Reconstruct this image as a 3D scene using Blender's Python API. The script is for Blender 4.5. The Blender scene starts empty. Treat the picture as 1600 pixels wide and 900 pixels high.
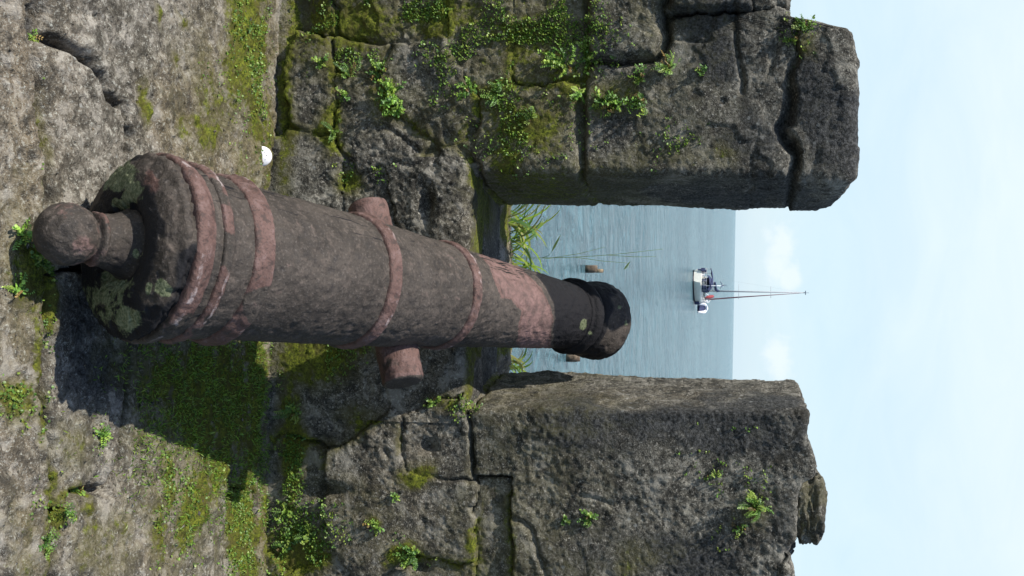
import bpy, math, random
import numpy as np
from mathutils import Vector, Matrix

rng = np.random.default_rng(7)
random.seed(7)
SC = bpy.context.scene
COL = SC.collection
rad = math.radians

# ------------------------------------------------------------------ camera model
FPX = 1700.0
RHO = rad(1.1)
TH = math.atan(347.6 * math.cos(RHO) / FPX)
CAM = np.array([0, 0, 1.5])
RV = np.array([1.0, 0, 0])
UV = np.array([0, math.sin(TH), math.cos(TH)])
FV = np.array([0, math.cos(TH), -math.sin(TH)])

def proj(P):
    q = P - CAM
    r = q @ RV; w = q @ UV; d = np.maximum(q @ FV, 0.05)
    return (800 + FPX * (-r * math.sin(RHO) + w * math.cos(RHO)) / d,
            450 + FPX * (r * math.cos(RHO) + w * math.sin(RHO)) / d)

def ray(v, u):
    a = (u - 450) / FPX; b = (v - 800) / FPX
    r = a * math.cos(RHO) - b * math.sin(RHO); w = a * math.sin(RHO) + b * math.cos(RHO)
    return FV + r * RV + w * UV

def atY(v, u, Y):
    d = ray(v, u); return CAM + d * (Y - CAM[1]) / d[1]

def atZ(v, u, Z):
    d = ray(v, u); return CAM + d * (Z - CAM[2]) / d[2]

cam = bpy.data.cameras.new('camera')
co = bpy.data.objects.new('camera', cam); COL.objects.link(co)
vd = -math.sin(RHO) * RV + math.cos(RHO) * UV
ud = math.cos(RHO) * RV + math.sin(RHO) * UV
M = Matrix(((vd[0], -ud[0], -FV[0], CAM[0]), (vd[1], -ud[1], -FV[1], CAM[1]),
            (vd[2], -ud[2], -FV[2], CAM[2]), (0, 0, 0, 1)))
co.matrix_world = M
cam.sensor_fit = 'HORIZONTAL'; cam.sensor_width = 36; cam.lens = 36 * FPX / 1600
cam.clip_start = 0.05; cam.clip_end = 60000
SC.camera = co

# ------------------------------------------------------------------ noise
_T = rng.random((32, 32, 32)).astype(np.float32)
def vnoise(P, s, seed=0):
    Q = P * s + np.array([seed * 7.31 + .17, seed * 3.77 + .41, seed * 5.13 + .73])
    I = np.floor(Q).astype(np.int32); Fr = (Q - I).astype(np.float32)
    Fr = Fr * Fr * Fr * (Fr * (Fr * 6 - 15) + 10)
    x0 = I[:, 0] & 31; x1 = (x0 + 1) & 31
    y0 = I[:, 1] & 31; y1 = (y0 + 1) & 31
    z0 = I[:, 2] & 31; z1 = (z0 + 1) & 31
    fx, fy, fz = Fr[:, 0], Fr[:, 1], Fr[:, 2]
    def L(a, b, t): return a + (b - a) * t
    return L(L(L(_T[x0, y0, z0], _T[x1, y0, z0], fx), L(_T[x0, y1, z0], _T[x1, y1, z0], fx), fy),
             L(L(_T[x0, y0, z1], _T[x1, y0, z1], fx), L(_T[x0, y1, z1], _T[x1, y1, z1], fx), fy), fz)

def fbm(P, s, o=4, g=.5, seed=0):          # about -1..1
    t = 0; a = 1; n = 0
    for k in range(o):
        t = t + a * (vnoise(P, s * 2.03 ** k, seed + k) * 2 - 1); n += a; a *= g
    return t / n * 1.6

def sstep(a, b, x):
    t = np.clip((x - a) / (b - a), 0, 1); return t * t * (3 - 2 * t)

# ------------------------------------------------------------------ mesh helpers
def link(o, parent=None):
    COL.objects.link(o)
    if parent is not None:
        o.parent = parent
        t = Vector((0, 0, 0)); p = parent
        while p is not None:
            t += p.location; p = p.parent
        o.location = -t
    return o

def mk(name, verts, faces, mat, parent=None, attrs=None, smooth=True):
    """one mesh object from world-space vertices; faces = array (n,4)/(n,3) or list of those arrays"""
    me = bpy.data.meshes.new(name)
    verts = np.asarray(verts, dtype=np.float32)
    fl = faces if isinstance(faces, list) else [faces]
    fl = [np.asarray(f, dtype=np.int32) for f in fl if len(f)]
    loops = np.concatenate([f.ravel() for f in fl])
    tot = np.concatenate([np.full(len(f), f.shape[1], dtype=np.int32) for f in fl])
    st = np.concatenate([[0], np.cumsum(tot)[:-1]]).astype(np.int32)
    me.vertices.add(len(verts)); me.vertices.foreach_set('co', verts.ravel())
    me.loops.add(len(loops)); me.loops.foreach_set('vertex_index', loops)
    me.polygons.add(len(tot)); me.polygons.foreach_set('loop_start', st)
    me.polygons.foreach_set('loop_total', tot)
    me.polygons.foreach_set('use_smooth', np.full(len(tot), smooth))
    me.update(calc_edges=True); me.validate()
    if attrs:
        for k, a in attrs.items():
            at = me.attributes.new(k, 'FLOAT_COLOR', 'POINT')
            at.data.foreach_set('color', np.asarray(a, dtype=np.float32).ravel())
    me.materials.append(mat)
    return link(bpy.data.objects.new(name, me), parent)

def tag(o, label=None, cat=None, group=None, kind=None):
    if label: o['label'] = label
    if cat: o['category'] = cat
    if group: o['group'] = group
    if kind: o['kind'] = kind
    return o

def empty(name, loc):
    o = bpy.data.objects.new(name, None); COL.objects.link(o); o.location = Vector([float(c) for c in loc]); return o

class MB:
    """collects simple shapes, builds one mesh"""
    def __init__(s): s.v = []; s.q = []; s.t = []; s.n = 0
    def add(s, V, q=None, t=None):
        s.v.append(np.asarray(V, float))
        if q is not None and len(q): s.q.append(np.asarray(q) + s.n)
        if t is not None and len(t): s.t.append(np.asarray(t) + s.n)
        s.n += len(V)
    def tube(s, pts, rr, n=8, cap=True):
        pts = [np.asarray(p, float) for p in pts]
        if np.isscalar(rr): rr = [rr] * len(pts)
        V = []; 
        for i, p in enumerate(pts):
            d = pts[min(i + 1, len(pts) - 1)] - pts[max(i - 1, 0)]
            d = d / (np.linalg.norm(d) + 1e-9)
            a = np.cross(d, [0.13, 0.31, 1.0] if abs(d[2]) < .9 else [1, .1, 0]); a /= np.linalg.norm(a); b = np.cross(d, a)
            for k in range(n):
                t = 2 * math.pi * k / n
                V.append(p + rr[i] * (math.cos(t) * a + math.sin(t) * b))
        q = []
        for i in range(len(pts) - 1):
            for k in range(n):
                k2 = (k + 1) % n
                q.append((i * n + k, i * n + k2, (i + 1) * n + k2, (i + 1) * n + k))
        t = []
        if cap:
            for base, i in ((0, 0), (len(pts) - 1, -1)):
                c = len(V); V.append(pts[i])
                for k in range(n):
                    k2 = (k + 1) % n
                    t.append((c, base * n + k, base * n + k2) if i else (c, base * n + k2, base * n + k))
        s.add(V, q, t)
    def box(s, c, h, R=None):
        c = np.asarray(c, float); V = []
        for x in (-1, 1):
            for y in (-1, 1):
                for z in (-1, 1):
                    p = np.array([x * h[0], y * h[1], z * h[2]])
                    V.append(c + (R @ p if R is not None else p))
        s.add(V, [(0, 1, 3, 2), (4, 6, 7, 5), (0, 4, 5, 1), (2, 3, 7, 6), (0, 2, 6, 4), (1, 5, 7, 3)])
    def build(s, name, mat, parent=None, smooth=True, xf=None, attrs=None):
        V = np.concatenate(s.v)
        if xf is not None: V = xf(V)
        fl = []
        if s.q: fl.append(np.concatenate(s.q))
        if s.t: fl.append(np.concatenate(s.t))
        return mk(name, V, fl, mat, parent, attrs, smooth)

# ------------------------------------------------------------------ material helpers
class NT:
    def __init__(s, name):
        s.m = bpy.data.materials.new(name); s.m.use_nodes = True
        s.t = s.m.node_tree; s.t.nodes.clear()
        s.out = s.t.nodes.new('ShaderNodeOutputMaterial')
    def n(s, typ, **kw):
        nd = s.t.nodes.new(typ)
        for k, v in kw.items():
            if k.startswith('i_'):
                nd.inputs[k[2:].replace('_', ' ')].default_value = v
            else: setattr(nd, k, v)
        return nd
    def l(s, a, b): s.t.links.new(a, b)
    def val(s, sock, x):
        if hasattr(x, 'links'): s.l(x, sock)
        else: sock.default_value = x
    def math(s, op, a, b=None, c=None, clamp=False):
        nd = s.n('ShaderNodeMath', operation=op, use_clamp=clamp)
        s.val(nd.inputs[0], a)
        if b is not None: s.val(nd.inputs[1], b)
        if c is not None: s.val(nd.inputs[2], c)
        return nd.outputs[0]
    def mix(s, f, a, b, mode='MIX'):
        nd = s.n('ShaderNodeMix', data_type='RGBA', blend_type=mode)
        s.val(nd.inputs[0], f)
        for i, x in ((6, a), (7, b)):
            if hasattr(x, 'links'): s.l(x, nd.inputs[i])
            else: nd.inputs[i].default_value = (*x, 1) if len(x) == 3 else x
        return nd.outputs[2]
    def noise(s, vec, scale, detail=4, rough=.55, dist=0):
        nd = s.n('ShaderNodeTexNoise'); nd.inputs['Scale'].default_value = scale
        nd.inputs['Detail'].default_value = detail; nd.inputs['Roughness'].default_value = rough
        nd.inputs['Distortion'].default_value = dist
        if vec is not None: s.l(vec, nd.inputs['Vector'])
        return nd.outputs['Fac']
    def ss(s, x, a, b, lo=0, hi=1):
        nd = s.n('ShaderNodeMapRange', interpolation_type='SMOOTHSTEP')
        s.val(nd.inputs['Value'], x)
        nd.inputs['From Min'].default_value = a; nd.inputs['From Max'].default_value = b
        nd.inputs['To Min'].default_value = lo; nd.inputs['To Max'].default_value = hi
        return nd.outputs['Result']
    def pos(s):
        return s.n('ShaderNodeNewGeometry').outputs['Position']
    def attr(s, name):
        a = s.n('ShaderNodeAttribute', attribute_name=name)
        sp = s.n('ShaderNodeSeparateColor'); s.l(a.outputs['Color'], sp.inputs[0])
        return sp.outputs[0], sp.outputs[1], sp.outputs[2], a.outputs['Alpha']
    def bump(s, h, strength, dist, prev=None):
        b = s.n('ShaderNodeBump'); b.inputs['Strength'].default_value = strength
        b.inputs['Distance'].default_value = dist; s.l(h, b.inputs['Height'])
        if prev is not None: s.l(prev, b.inputs['Normal'])
        return b.outputs['Normal']
    def finish(s, col, rough=.9, nrm=None, metal=0, spec=.3):
        p = s.n('ShaderNodeBsdfPrincipled')
        if hasattr(col, 'links'): s.l(col, p.inputs['Base Color'])
        else: p.inputs['Base Color'].default_value = (*col, 1)
        s.val(p.inputs['Roughness'], rough); p.inputs['Metallic'].default_value = metal
        s.val(p.inputs['Specular IOR Level'], spec)
        if nrm is not None: s.l(nrm, p.inputs['Normal'])
        s.l(p.outputs[0], s.out.inputs['Surface'])
        return s.m

def plain(name, col, rough=.5, metal=0, nscale=8, var=.15):
    t = NT(name); P = t.pos()
    n = t.noise(P, nscale, 5)
    c = t.mix(t.ss(n, .3, .7), [x * (1 - var) for x in col], [min(1, x * (1 + var)) for x in col])
    return t.finish(c, rough, t.bump(n, .2, .01), metal)

def stone_mat(name, dk, md, lt, speck=1.0, brown=(.13, .105, .075), film=1.0):
    """attr mask: r = moss, g = dark crust and painted shade, b = brown soil / pale bias"""
    t = NT(name); P = t.pos()
    r, g, b, _ = t.attr('mask')
    n1 = t.noise(P, 5, 6, .6, .3); n2 = t.noise(P, 28, 6, .65, .2); n3 = t.noise(P, 120, 4, .7); n4 = t.noise(P, 330, 2, .6)
    c = t.mix(t.ss(n1, .35, .68), dk, md)
    c = t.mix(t.math('MULTIPLY', t.ss(n2, .5, .68), .75), c, lt)
    c = t.mix(t.math('MULTIPLY', t.ss(n2, .49, .36), .8), c, [x * .4 for x in dk])
    c = t.mix(t.math('MULTIPLY', b, t.ss(n2, .3, .6)), c, brown)
    # salt and pepper grain
    c = t.mix(t.math('MULTIPLY', t.ss(n3, .54, .68), .6 * speck), c, [min(.5, x * 1.45) for x in lt])
    c = t.mix(t.math('MULTIPLY', t.ss(n3, .47, .36), .75 * speck), c, [x * .35 for x in dk])
    c = t.mix(t.math('MULTIPLY', t.ss(n4, .56, .7), .35 * speck), c, [min(.55, x * 1.6) for x in lt])
    n6 = t.noise(P, 13, 5, .7, .5)
    c = t.mix(t.math('MULTIPLY', t.ss(n6, .52, .64), .5), c, [min(.5, x * 1.1) for x in lt])
    c = t.mix(t.math('MULTIPLY', t.ss(n6, .48, .38), .65), c, [x * .5 for x in dk])
    # dark biofilm crust, and shade painted in through the mask
    gm = t.math('ADD', g, t.math('MULTIPLY', t.math('SUBTRACT', n2, .5), 1.5))
    c = t.mix(t.math('MULTIPLY', t.ss(gm, .3, .8), .86), c, t.mix(t.ss(n3, .4, .62), (.014, .015, .015), (.06, .062, .064)))
    # white lichen dots
    v = t.n('ShaderNodeTexVoronoi'); v.inputs['Scale'].default_value = 26; t.l(P, v.inputs['Vector'])
    dots = t.math('MULTIPLY', t.ss(v.outputs['Distance'], .2, .1), t.ss(n1, .52, .6))
    c = t.mix(t.math('MULTIPLY', dots, .35), c, (.38, .39, .37))
    # moss
    mm = t.math('ADD', r, t.math('MULTIPLY', t.math('SUBTRACT', t.noise(P, 45, 5, .7), .5), 1.5))
    mc = t.mix(t.ss(n3, .35, .65), (.035, .045, .008), (.165, .185, .018))
    mc = t.mix(t.ss(n2, .4, .65), mc, (.075, .07, .016))
    mf = t.ss(mm, .32, .62)
    c = t.mix(t.math('MULTIPLY', t.ss(t.math('ADD', r, t.math('MULTIPLY', t.math('SUBTRACT', n2, .5), .6)), .0, .4), film), c, t.mix(.5, c, (.105, .095, .030)))
    c = t.mix(mf, c, mc)
    h = t.math('ADD', t.math('MULTIPLY', n2, .35), t.math('ADD', t.math('MULTIPLY', n3, .5), t.math('MULTIPLY', n4, .25)))
    nr = t.bump(h, 1.0, .0115)
    return t.finish(c, .93, nr, 0, .2)

MAT_WALL = stone_mat('weathered_stone', (.048, .045, .037), (.120, .111, .090), (.285, .268, .228), 1.25, (.115, .088, .05))
MAT_GROUND = stone_mat('paving_stone', (.085, .075, .058), (.182, .162, .132), (.375, .347, .298), 1.1, (.165, .12, .068))

def leaf_mat(name, trans=.35):
    t = NT(name); a = t.n('ShaderNodeAttribute', attribute_name='tint')
    d = t.n('ShaderNodeBsdfDiffuse'); t.l(a.outputs['Color'], d.inputs[0])
    tr = t.n('ShaderNodeBsdfTranslucent'); t.l(a.outputs['Color'], tr.inputs[0])
    gl = t.n('ShaderNodeBsdfGlossy'); gl.inputs['Roughness'].default_value = .45
    gl.inputs[0].default_value = (.6, .65, .6, 1)
    m1 = t.n('ShaderNodeMixShader'); m1.inputs[0].default_value = trans
    t.l(d.outputs[0], m1.inputs[1]); t.l(tr.outputs[0], m1.inputs[2])
    m2 = t.n('ShaderNodeMixShader'); m2.inputs[0].default_value = .05
    t.l(m1.outputs[0], m2.inputs[1]); t.l(gl.outputs[0], m2.inputs[2])
    t.l(m2.outputs[0], t.out.inputs['Surface'])
    return t.m
MAT_LEAF = leaf_mat('leaf_green')

# ------------------------------------------------------------------ block layouts (traced on the stone faces)
def sd_poly(X, Y, poly):
    """signed distance, positive inside"""
    poly = np.asarray(poly, float); n = len(poly)
    d2 = np.full(X.shape, 1e9); ins = np.zeros(X.shape, bool)
    for i in range(n):
        ax, ay = poly[i]; bx, by = poly[(i + 1) % n]
        ex, ey = bx - ax, by - ay
        wx, wy = X - ax, Y - ay
        tt = np.clip((wx * ex + wy * ey) / (ex * ex + ey * ey + 1e-12), 0, 1)
        dx, dy = wx - ex * tt, wy - ey * tt
        d2 = np.minimum(d2, dx * dx + dy * dy)
        c = ((ay <= Y) & (by > Y)) | ((by <= Y) & (ay > Y))
        with np.errstate(divide='ignore', invalid='ignore'):
            xi = ax + (Y - ay) * ex / (ey if abs(ey) > 1e-12 else 1e-12)
        ins ^= c & (X < xi)
    d = np.sqrt(d2); return np.where(ins, d, -d)

def sd_line(X, Y, pl):
    d2 = np.full(X.shape, 1e9)
    for (ax, ay), (bx, by) in zip(pl[:-1], pl[1:]):
        ex, ey = bx - ax, by - ay
        tt = np.clip(((X - ax) * ex + (Y - ay) * ey) / (ex * ex + ey * ey + 1e-12), 0, 1)
        d2 = np.minimum(d2, (X - ax - ex * tt) ** 2 + (Y - ay - ey * tt) ** 2)
    return np.sqrt(d2)

YW, YB = 3.4, 3.9
def wp(pts): return [tuple(atY(v, u, YW)[[0, 2]]) for v, u in pts]
def gp(pts): return [tuple(atZ(v, u, 0)[:2]) for v, u in pts]

LEFT = [  # (outline (v,u), protrusion, edge rounding)
 ([(905,150),(905,420),(1242,420),(1243,325),(1247,240),(1235,225),(1217,200),(1228,190),(1240,150),(1232,120),(1245,90),(1243,18),(1225,18),(1170,12),(1120,20),(1045,24),(1040,60),(1030,95),(1015,96),(975,98),(935,96),(915,120)], .0, .02),
 ([(1243,10),(1245,90),(1232,120),(1240,150),(1228,190),(1217,200),(1235,225),(1247,240),(1242,330),(1242,420),(1450,420),(1450,10)], .012, .02),
 ([(918,-80),(920,20),(928,60),(935,86),(975,90),(1015,87),(1033,50),(1037,-80)], .025, .05),
 ([(1043,-120),(1045,18),(1120,16),(1168,5),(1172,-120)], .05, .05),
 ([(1172,-120),(1170,10),(1225,14),(1275,14),(1275,-120)], .0, .04),
 ([(748,150),(775,140),(850,135),(903,125),(905,150),(905,420),(740,420),(740,267),(742,200)], .006, .015),
 ([(800,-120),(918,-120),(920,40),(915,120),(850,130),(800,120)], -.006, .03),
 ([(690,-120),(800,-120),(800,120),(775,138),(745,150),(715,110),(700,60)], .0, .03),
 ([(612,70),(690,58),(715,110),(745,150),(742,190),(720,195),(640,190),(608,170),(600,110)], .014, .045),
 ([(520,-120),(690,-120),(695,58),(612,68),(560,60),(525,50)], -.01, .05),
 ([(520,55),(560,62),(608,75),(600,110),(590,125),(530,110),(512,80)], .0, .04),
 ([(455,50),(510,55),(520,110),(528,160),(515,205),(480,205),(460,190),(448,120)], .02, .05),
 ([(528,115),(592,128),(606,172),(640,192),(650,260),(600,262),(560,270),(535,240),(520,205),(532,160)], .004, .04),
 ([(400,215),(480,208),(512,215),(530,240),(530,420),(400,420)], .018, .045),
 ([(535,245),(560,272),(600,265),(612,330),(640,500),(535,500)], -.008, .04),
 ([(650,262),(742,262),(740,500),(640,500),(612,330),(602,265)], .008, .03),
 ([(380,-120),(520,-120),(520,50),(455,48),(445,100),(448,190),(440,212),(380,212)], -.012, .05),
]
RIGHT = [
 ([(738,500),(735,640),(735,742),(797,745),(790,800),(800,880),(800,1000),(1212,1000),(1215,880),(1238,860),(1250,850),(1258,745),(1320,700),(1320,500)], .0, .018),
 ([(1238,861),(1300,861),(1300,1000),(1214,1000),(1217,880)], .01, .02),
 ([(738,745),(795,749),(788,800),(798,890),(798,1000),(745,1000),(742,880),(735,800)], -.02, .025),
 ([(632,640),(700,625),(733,620),(733,745),(700,750),(640,740),(628,690)], .008, .035),
 ([(500,720),(580,665),(630,650),(628,690),(640,740),(700,752),(735,748),(735,800),(742,880),(720,885),(650,870),(600,890),(560,900),(520,860),(505,800)], .014, .03),
 ([(440,680),(500,690),(510,740),(500,800),(515,860),(440,900)], -.01, .04),
 ([(380,500),(560,500),(600,610),(585,660),(500,700),(440,680),(380,680)], .0, .04),
 ([(560,500),(737,500),(733,618),(700,625),(632,640),(605,610)], .002, .03),
 ([(600,895),(650,872),(720,888),(745,885),(745,1100),(600,1100)], .0, .04),
 ([(380,900),(440,900),(520,865),(560,905),(600,900),(600,1100),(380,1100)], .0, .05),
]
def brick_polys(x0, x1, z0, z1, seed):
    r = random.Random(seed); out = []; z = z0
    while z < z1:
        h = r.uniform(.24, .36); x = x0 - r.uniform(0, .3)
        while x < x1:
            w = r.uniform(.3, .6)
            out.append(([(x, z), (min(x + w, x1), z), (min(x + w, x1), z + h), (x, z + h)], r.uniform(-.015, .02), .04))
            x += w
        z += h
    return out

LEFTP = [(wp(p), o, r) for p, o, r in LEFT]
RIGHTP = [(wp(p), o, r) for p, o, r in RIGHT]
NL, NR = len(LEFTP), len(RIGHTP)
LEFTP += brick_polys(-3.5, -1.12, -.15, 1.9, 3)
RIGHTP += brick_polys(1.17, 3.5, -.15, 1.9, 5)

def blockfield(X, Y, polys, P, amp=.014):
    """label, distance to joint, offset, rounding (all per vertex)"""
    X = X + amp * fbm(P, 6, 3, .6, 11) + .006 * fbm(P, 30, 2, .6, 14)
    Y = Y + amp * fbm(P, 6, 3, .6, 21) + .006 * fbm(P, 30, 2, .6, 24)
    b1 = np.full(X.shape, -9.); b2 = np.full(X.shape, -9.); lab = np.zeros(X.shape, np.int32)
    for k, (pl, o, r) in enumerate(polys):
        a = np.asarray(pl); m = .35
        sel = np.nonzero((X > a[:, 0].min() - m) & (X < a[:, 0].max() + m) & (Y > a[:, 1].min() - m) & (Y < a[:, 1].max() + m))[0]
        if not len(sel): continue
        s = sd_poly(X[sel], Y[sel], pl)
        p1 = b1[sel]; p2 = b2[sel]
        better = s > p1
        b2[sel] = np.where(better, p1, np.maximum(p2, s)); b1[sel] = np.where(better, s, p1)
        ls = lab[sel]; ls[better] = k; lab[sel] = ls
    d = np.clip((b1 - b2) / 2, 0, .5)
    off = np.array([p[1] for p in polys])[lab]; rr = np.array([p[2] for p in polys])[lab] * .65
    return lab, d, off, rr

def joint_depth(d, rr, P, deep=.05, wid=.008, strong=1.0):
    w = wid * (1 + 1.1 * fbm(P, 4, 2, .5, 31))
    w = np.maximum(w, .003)
    w = w * (.45 + .75 * strong)
    j = deep * np.exp(-(d / w) ** 2) * strong
    d = np.maximum(d + .005 * fbm(P, 38, 3, .65, 34) + .008 * fbm(P, 13, 2, .6, 35), 0)
    t = np.clip(d / rr, 0, 1)
    return j + .30 * rr * (.35 + .65 * strong) * (1 - np.sqrt(np.clip(1 - (1 - t) ** 2, 0, 1)))

def blobs(v, u, L):
    m = np.zeros(v.shape)
    for bv, bu, rv, ru, s in L:
        m = np.maximum(m, s * np.exp(-(((v - bv) / rv) ** 2 + ((u - bu) / ru) ** 2)))
    return m

WALL_MOSS = [(560,40,70,50,.9),(500,40,40,60,.75),(680,30,110,40,.6),(820,60,90,60,.55),(820,200,75,50,.75),(600,150,25,40,.6),(545,60,30,30,.9),
 (520,200,22,40,.75),(545,285,20,20,.8),(760,330,20,40,.7),(890,120,40,50,.6),(960,150,60,30,.5),(700,100,40,25,.4),(480,100,10,40,.3),
 (840,295,100,40,.55),(655,742,26,16,1.0),(630,870,28,22,1.1),(592,812,12,10,.9),(490,560,60,40,1.0),(455,700,20,130,.85),(470,860,45,45,.9),
 (545,520,50,40,.9),(700,628,30,14,.55),(560,650,40,22,.4),(1180,800,35,30,.35),(985,880,25,20,.4),(1000,860,60,30,.25),(735,850,12,15,.5),
 (1260,60,20,25,.5),(1060,240,90,25,.25),(450,110,14,220,.75),(1130,240,20,25,.4),(790,260,35,50,.7)]
WALL_DARK = [(1000,660,260,28,.75),(900,700,110,60,.5),(1180,680,90,70,.6),(1230,800,35,60,.45),(1050,200,120,80,.35),(1180,230,80,70,.5),(1290,180,50,110,.5),
 (1100,60,60,60,.5),(700,310,25,16,.6),(480,20,45,80,.8),(1000,300,260,30,.45),(800,680,50,40,.55),(620,560,60,40,.5),(560,640,40,30,.5),(850,870,60,40,.35),  # left wall-foot blob puts the deep shade there into the colour
 (1090,860,70,30,.45),(650,700,25,20,.3),(880,60,60,60,.3)]
WALL_PALE = [(1000,620,280,22,.45),(600,800,90,60,.0)]
HOLES = [(468,15,26,50,.05),(668,322,10,22,.05),(665,697,14,10,.04),(605,705,5,7,.02),(655,885,14,12,.035),(700,215,10,14,.02),(680,235,6,30,.02),(500,690,16,10,.03),(510,765,30,10,.04),(640,200,14,14,.02)]

STRONG = [(1235,150,22,170,1.),(1035,30,25,80,1.),(930,88,30,12,.8),(985,90,60,14,.9),(905,220,12,110,.85),(735,690,12,80,1.),(765,746,50,10,1.),(800,800,20,90,.8),
 (740,230,12,80,.6),(530,200,24,50,.55),(450,130,14,120,.5),(1060,15,130,16,.9),(1240,860,30,14,.9),(500,60,20,40,.45),(520,250,16,60,.6),(500,730,20,60,.4),(630,880,20,30,.5),(720,600,20,40,.8),(750,130,30,16,.6)]
def jstrong(P):
    v, u = proj(P)
    inside = (v > 380) & (v < 1400) & (u > -60) & (u < 960)
    s_ = np.clip(.08 + .30 * sstep(.45, .7, vnoise(P, 4, 97)) + blobs(v, u, STRONG), 0, 1)
    return np.where(inside, s_, .75)

def micro(P):
    h = .013 * fbm(P, 3.3, 3, .5, 41) + .0024 * fbm(P, 15, 3, .6, 51)
    h += .0015 * (.45 - np.abs(fbm(P, 33, 3, .65, 61))) * (.3 + 1.4 * vnoise(P, 5, 63))
    h += .0022 * fbm(P, 80, 2, .75, 67) * (.35 + 1.3 * vnoise(P, 6, 68))
    pit = vnoise(P, 70, 71) * .55 + vnoise(P, 130, 72) * .45
    h -= .0028 * sstep(.62, .72, pit) * sstep(.5, .75, vnoise(P, 3, 73))
    # broken ledges: terraces in the stone
    q = fbm(P, 5.5, 4, .6, 77); h += .006 * (sstep(.05, .12, q) - .5) * sstep(.45, .7, vnoise(P, 2.2, 78))
    q = fbm(P, 9, 4, .6, 79); h += .004 * (sstep(.1, .14, q) - .5) * sstep(.4, .65, vnoise(P, 2.7, 82))
    return h

def lattice(xs, ys, zs, sides):
    """surface lattice of a box; sides chosen from 'front','left','right','top'"""
    nx, ny, nz = len(xs), len(ys), len(zs)
    need = np.zeros((nx, ny, nz), bool)
    if 'front' in sides: need[:, 0, :] = True
    if 'left' in sides: need[0] = True
    if 'right' in sides: need[-1] = True
    if 'top' in sides: need[:, :, -1] = True
    idx = -np.ones((nx, ny, nz), np.int64); idx[need] = np.arange(need.sum())
    I, J, K = np.nonzero(need)
    P = np.stack([xs[I], ys[J], zs[K]], -1)
    Q = []
    def q(a): 
        Q.append(np.stack(a, -1).reshape(-1, 4))
    if 'front' in sides:
        f = idx[:, 0, :]; q([f[:-1, :-1], f[1:, :-1], f[1:, 1:], f[:-1, 1:]])
    if 'right' in sides:
        f = idx[-1]; q([f[:-1, :-1], f[1:, :-1], f[1:, 1:], f[:-1, 1:]])
    if 'left' in sides:
        f = idx[0]; q([f[:-1, :-1], f[:-1, 1:], f[1:, 1:], f[1:, :-1]])
    if 'top' in sides:
        f = idx[:, :, -1]; q([f[:-1, :-1], f[1:, :-1], f[1:, 1:], f[:-1, 1:]])
    return P, np.concatenate(Q)

def gap_axis(segs):
    out = [np.array([segs[0][0]])]
    for a, b, s in segs:
        n = max(1, int(round(abs(b - a) / s))); out.append(np.linspace(a, b, n + 1)[1:])
    return np.concatenate(out)

def rounded(P, lo, hi, r):
    """push box-surface points onto the rounded box (r per axis mask), returns point, normal"""
    q = np.minimum(np.maximum(P, lo + r), hi - r)
    n = P - q; L = np.linalg.norm(n, axis=1, keepdims=True); n = n / np.maximum(L, 1e-9)
    return n

def submesh(V, Q, msk, lab, k):
    sel = Q[lab[Q[:, 0]] == k] if not isinstance(k, (list, set, tuple)) else Q[np.isin(lab[Q[:, 0]], list(k))]
    if not len(sel): return None
    ids, inv = np.unique(sel.ravel(), return_inverse=True)
    return V[ids], inv.reshape(-1, 4), msk[ids]

SURF = []      # (verts, normals, v, u) of visible stone for planting

def vnormals(V, Q):
    n = np.cross(V[Q[:, 2]] - V[Q[:, 0]], V[Q[:, 3]] - V[Q[:, 1]])
    N = np.zeros_like(V)
    for k in range(4):
        for c in range(3): N[:, c] += np.bincount(Q[:, k], n[:, c], len(V))
    return N / np.maximum(np.linalg.norm(N, axis=1, keepdims=True), 1e-12)

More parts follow.
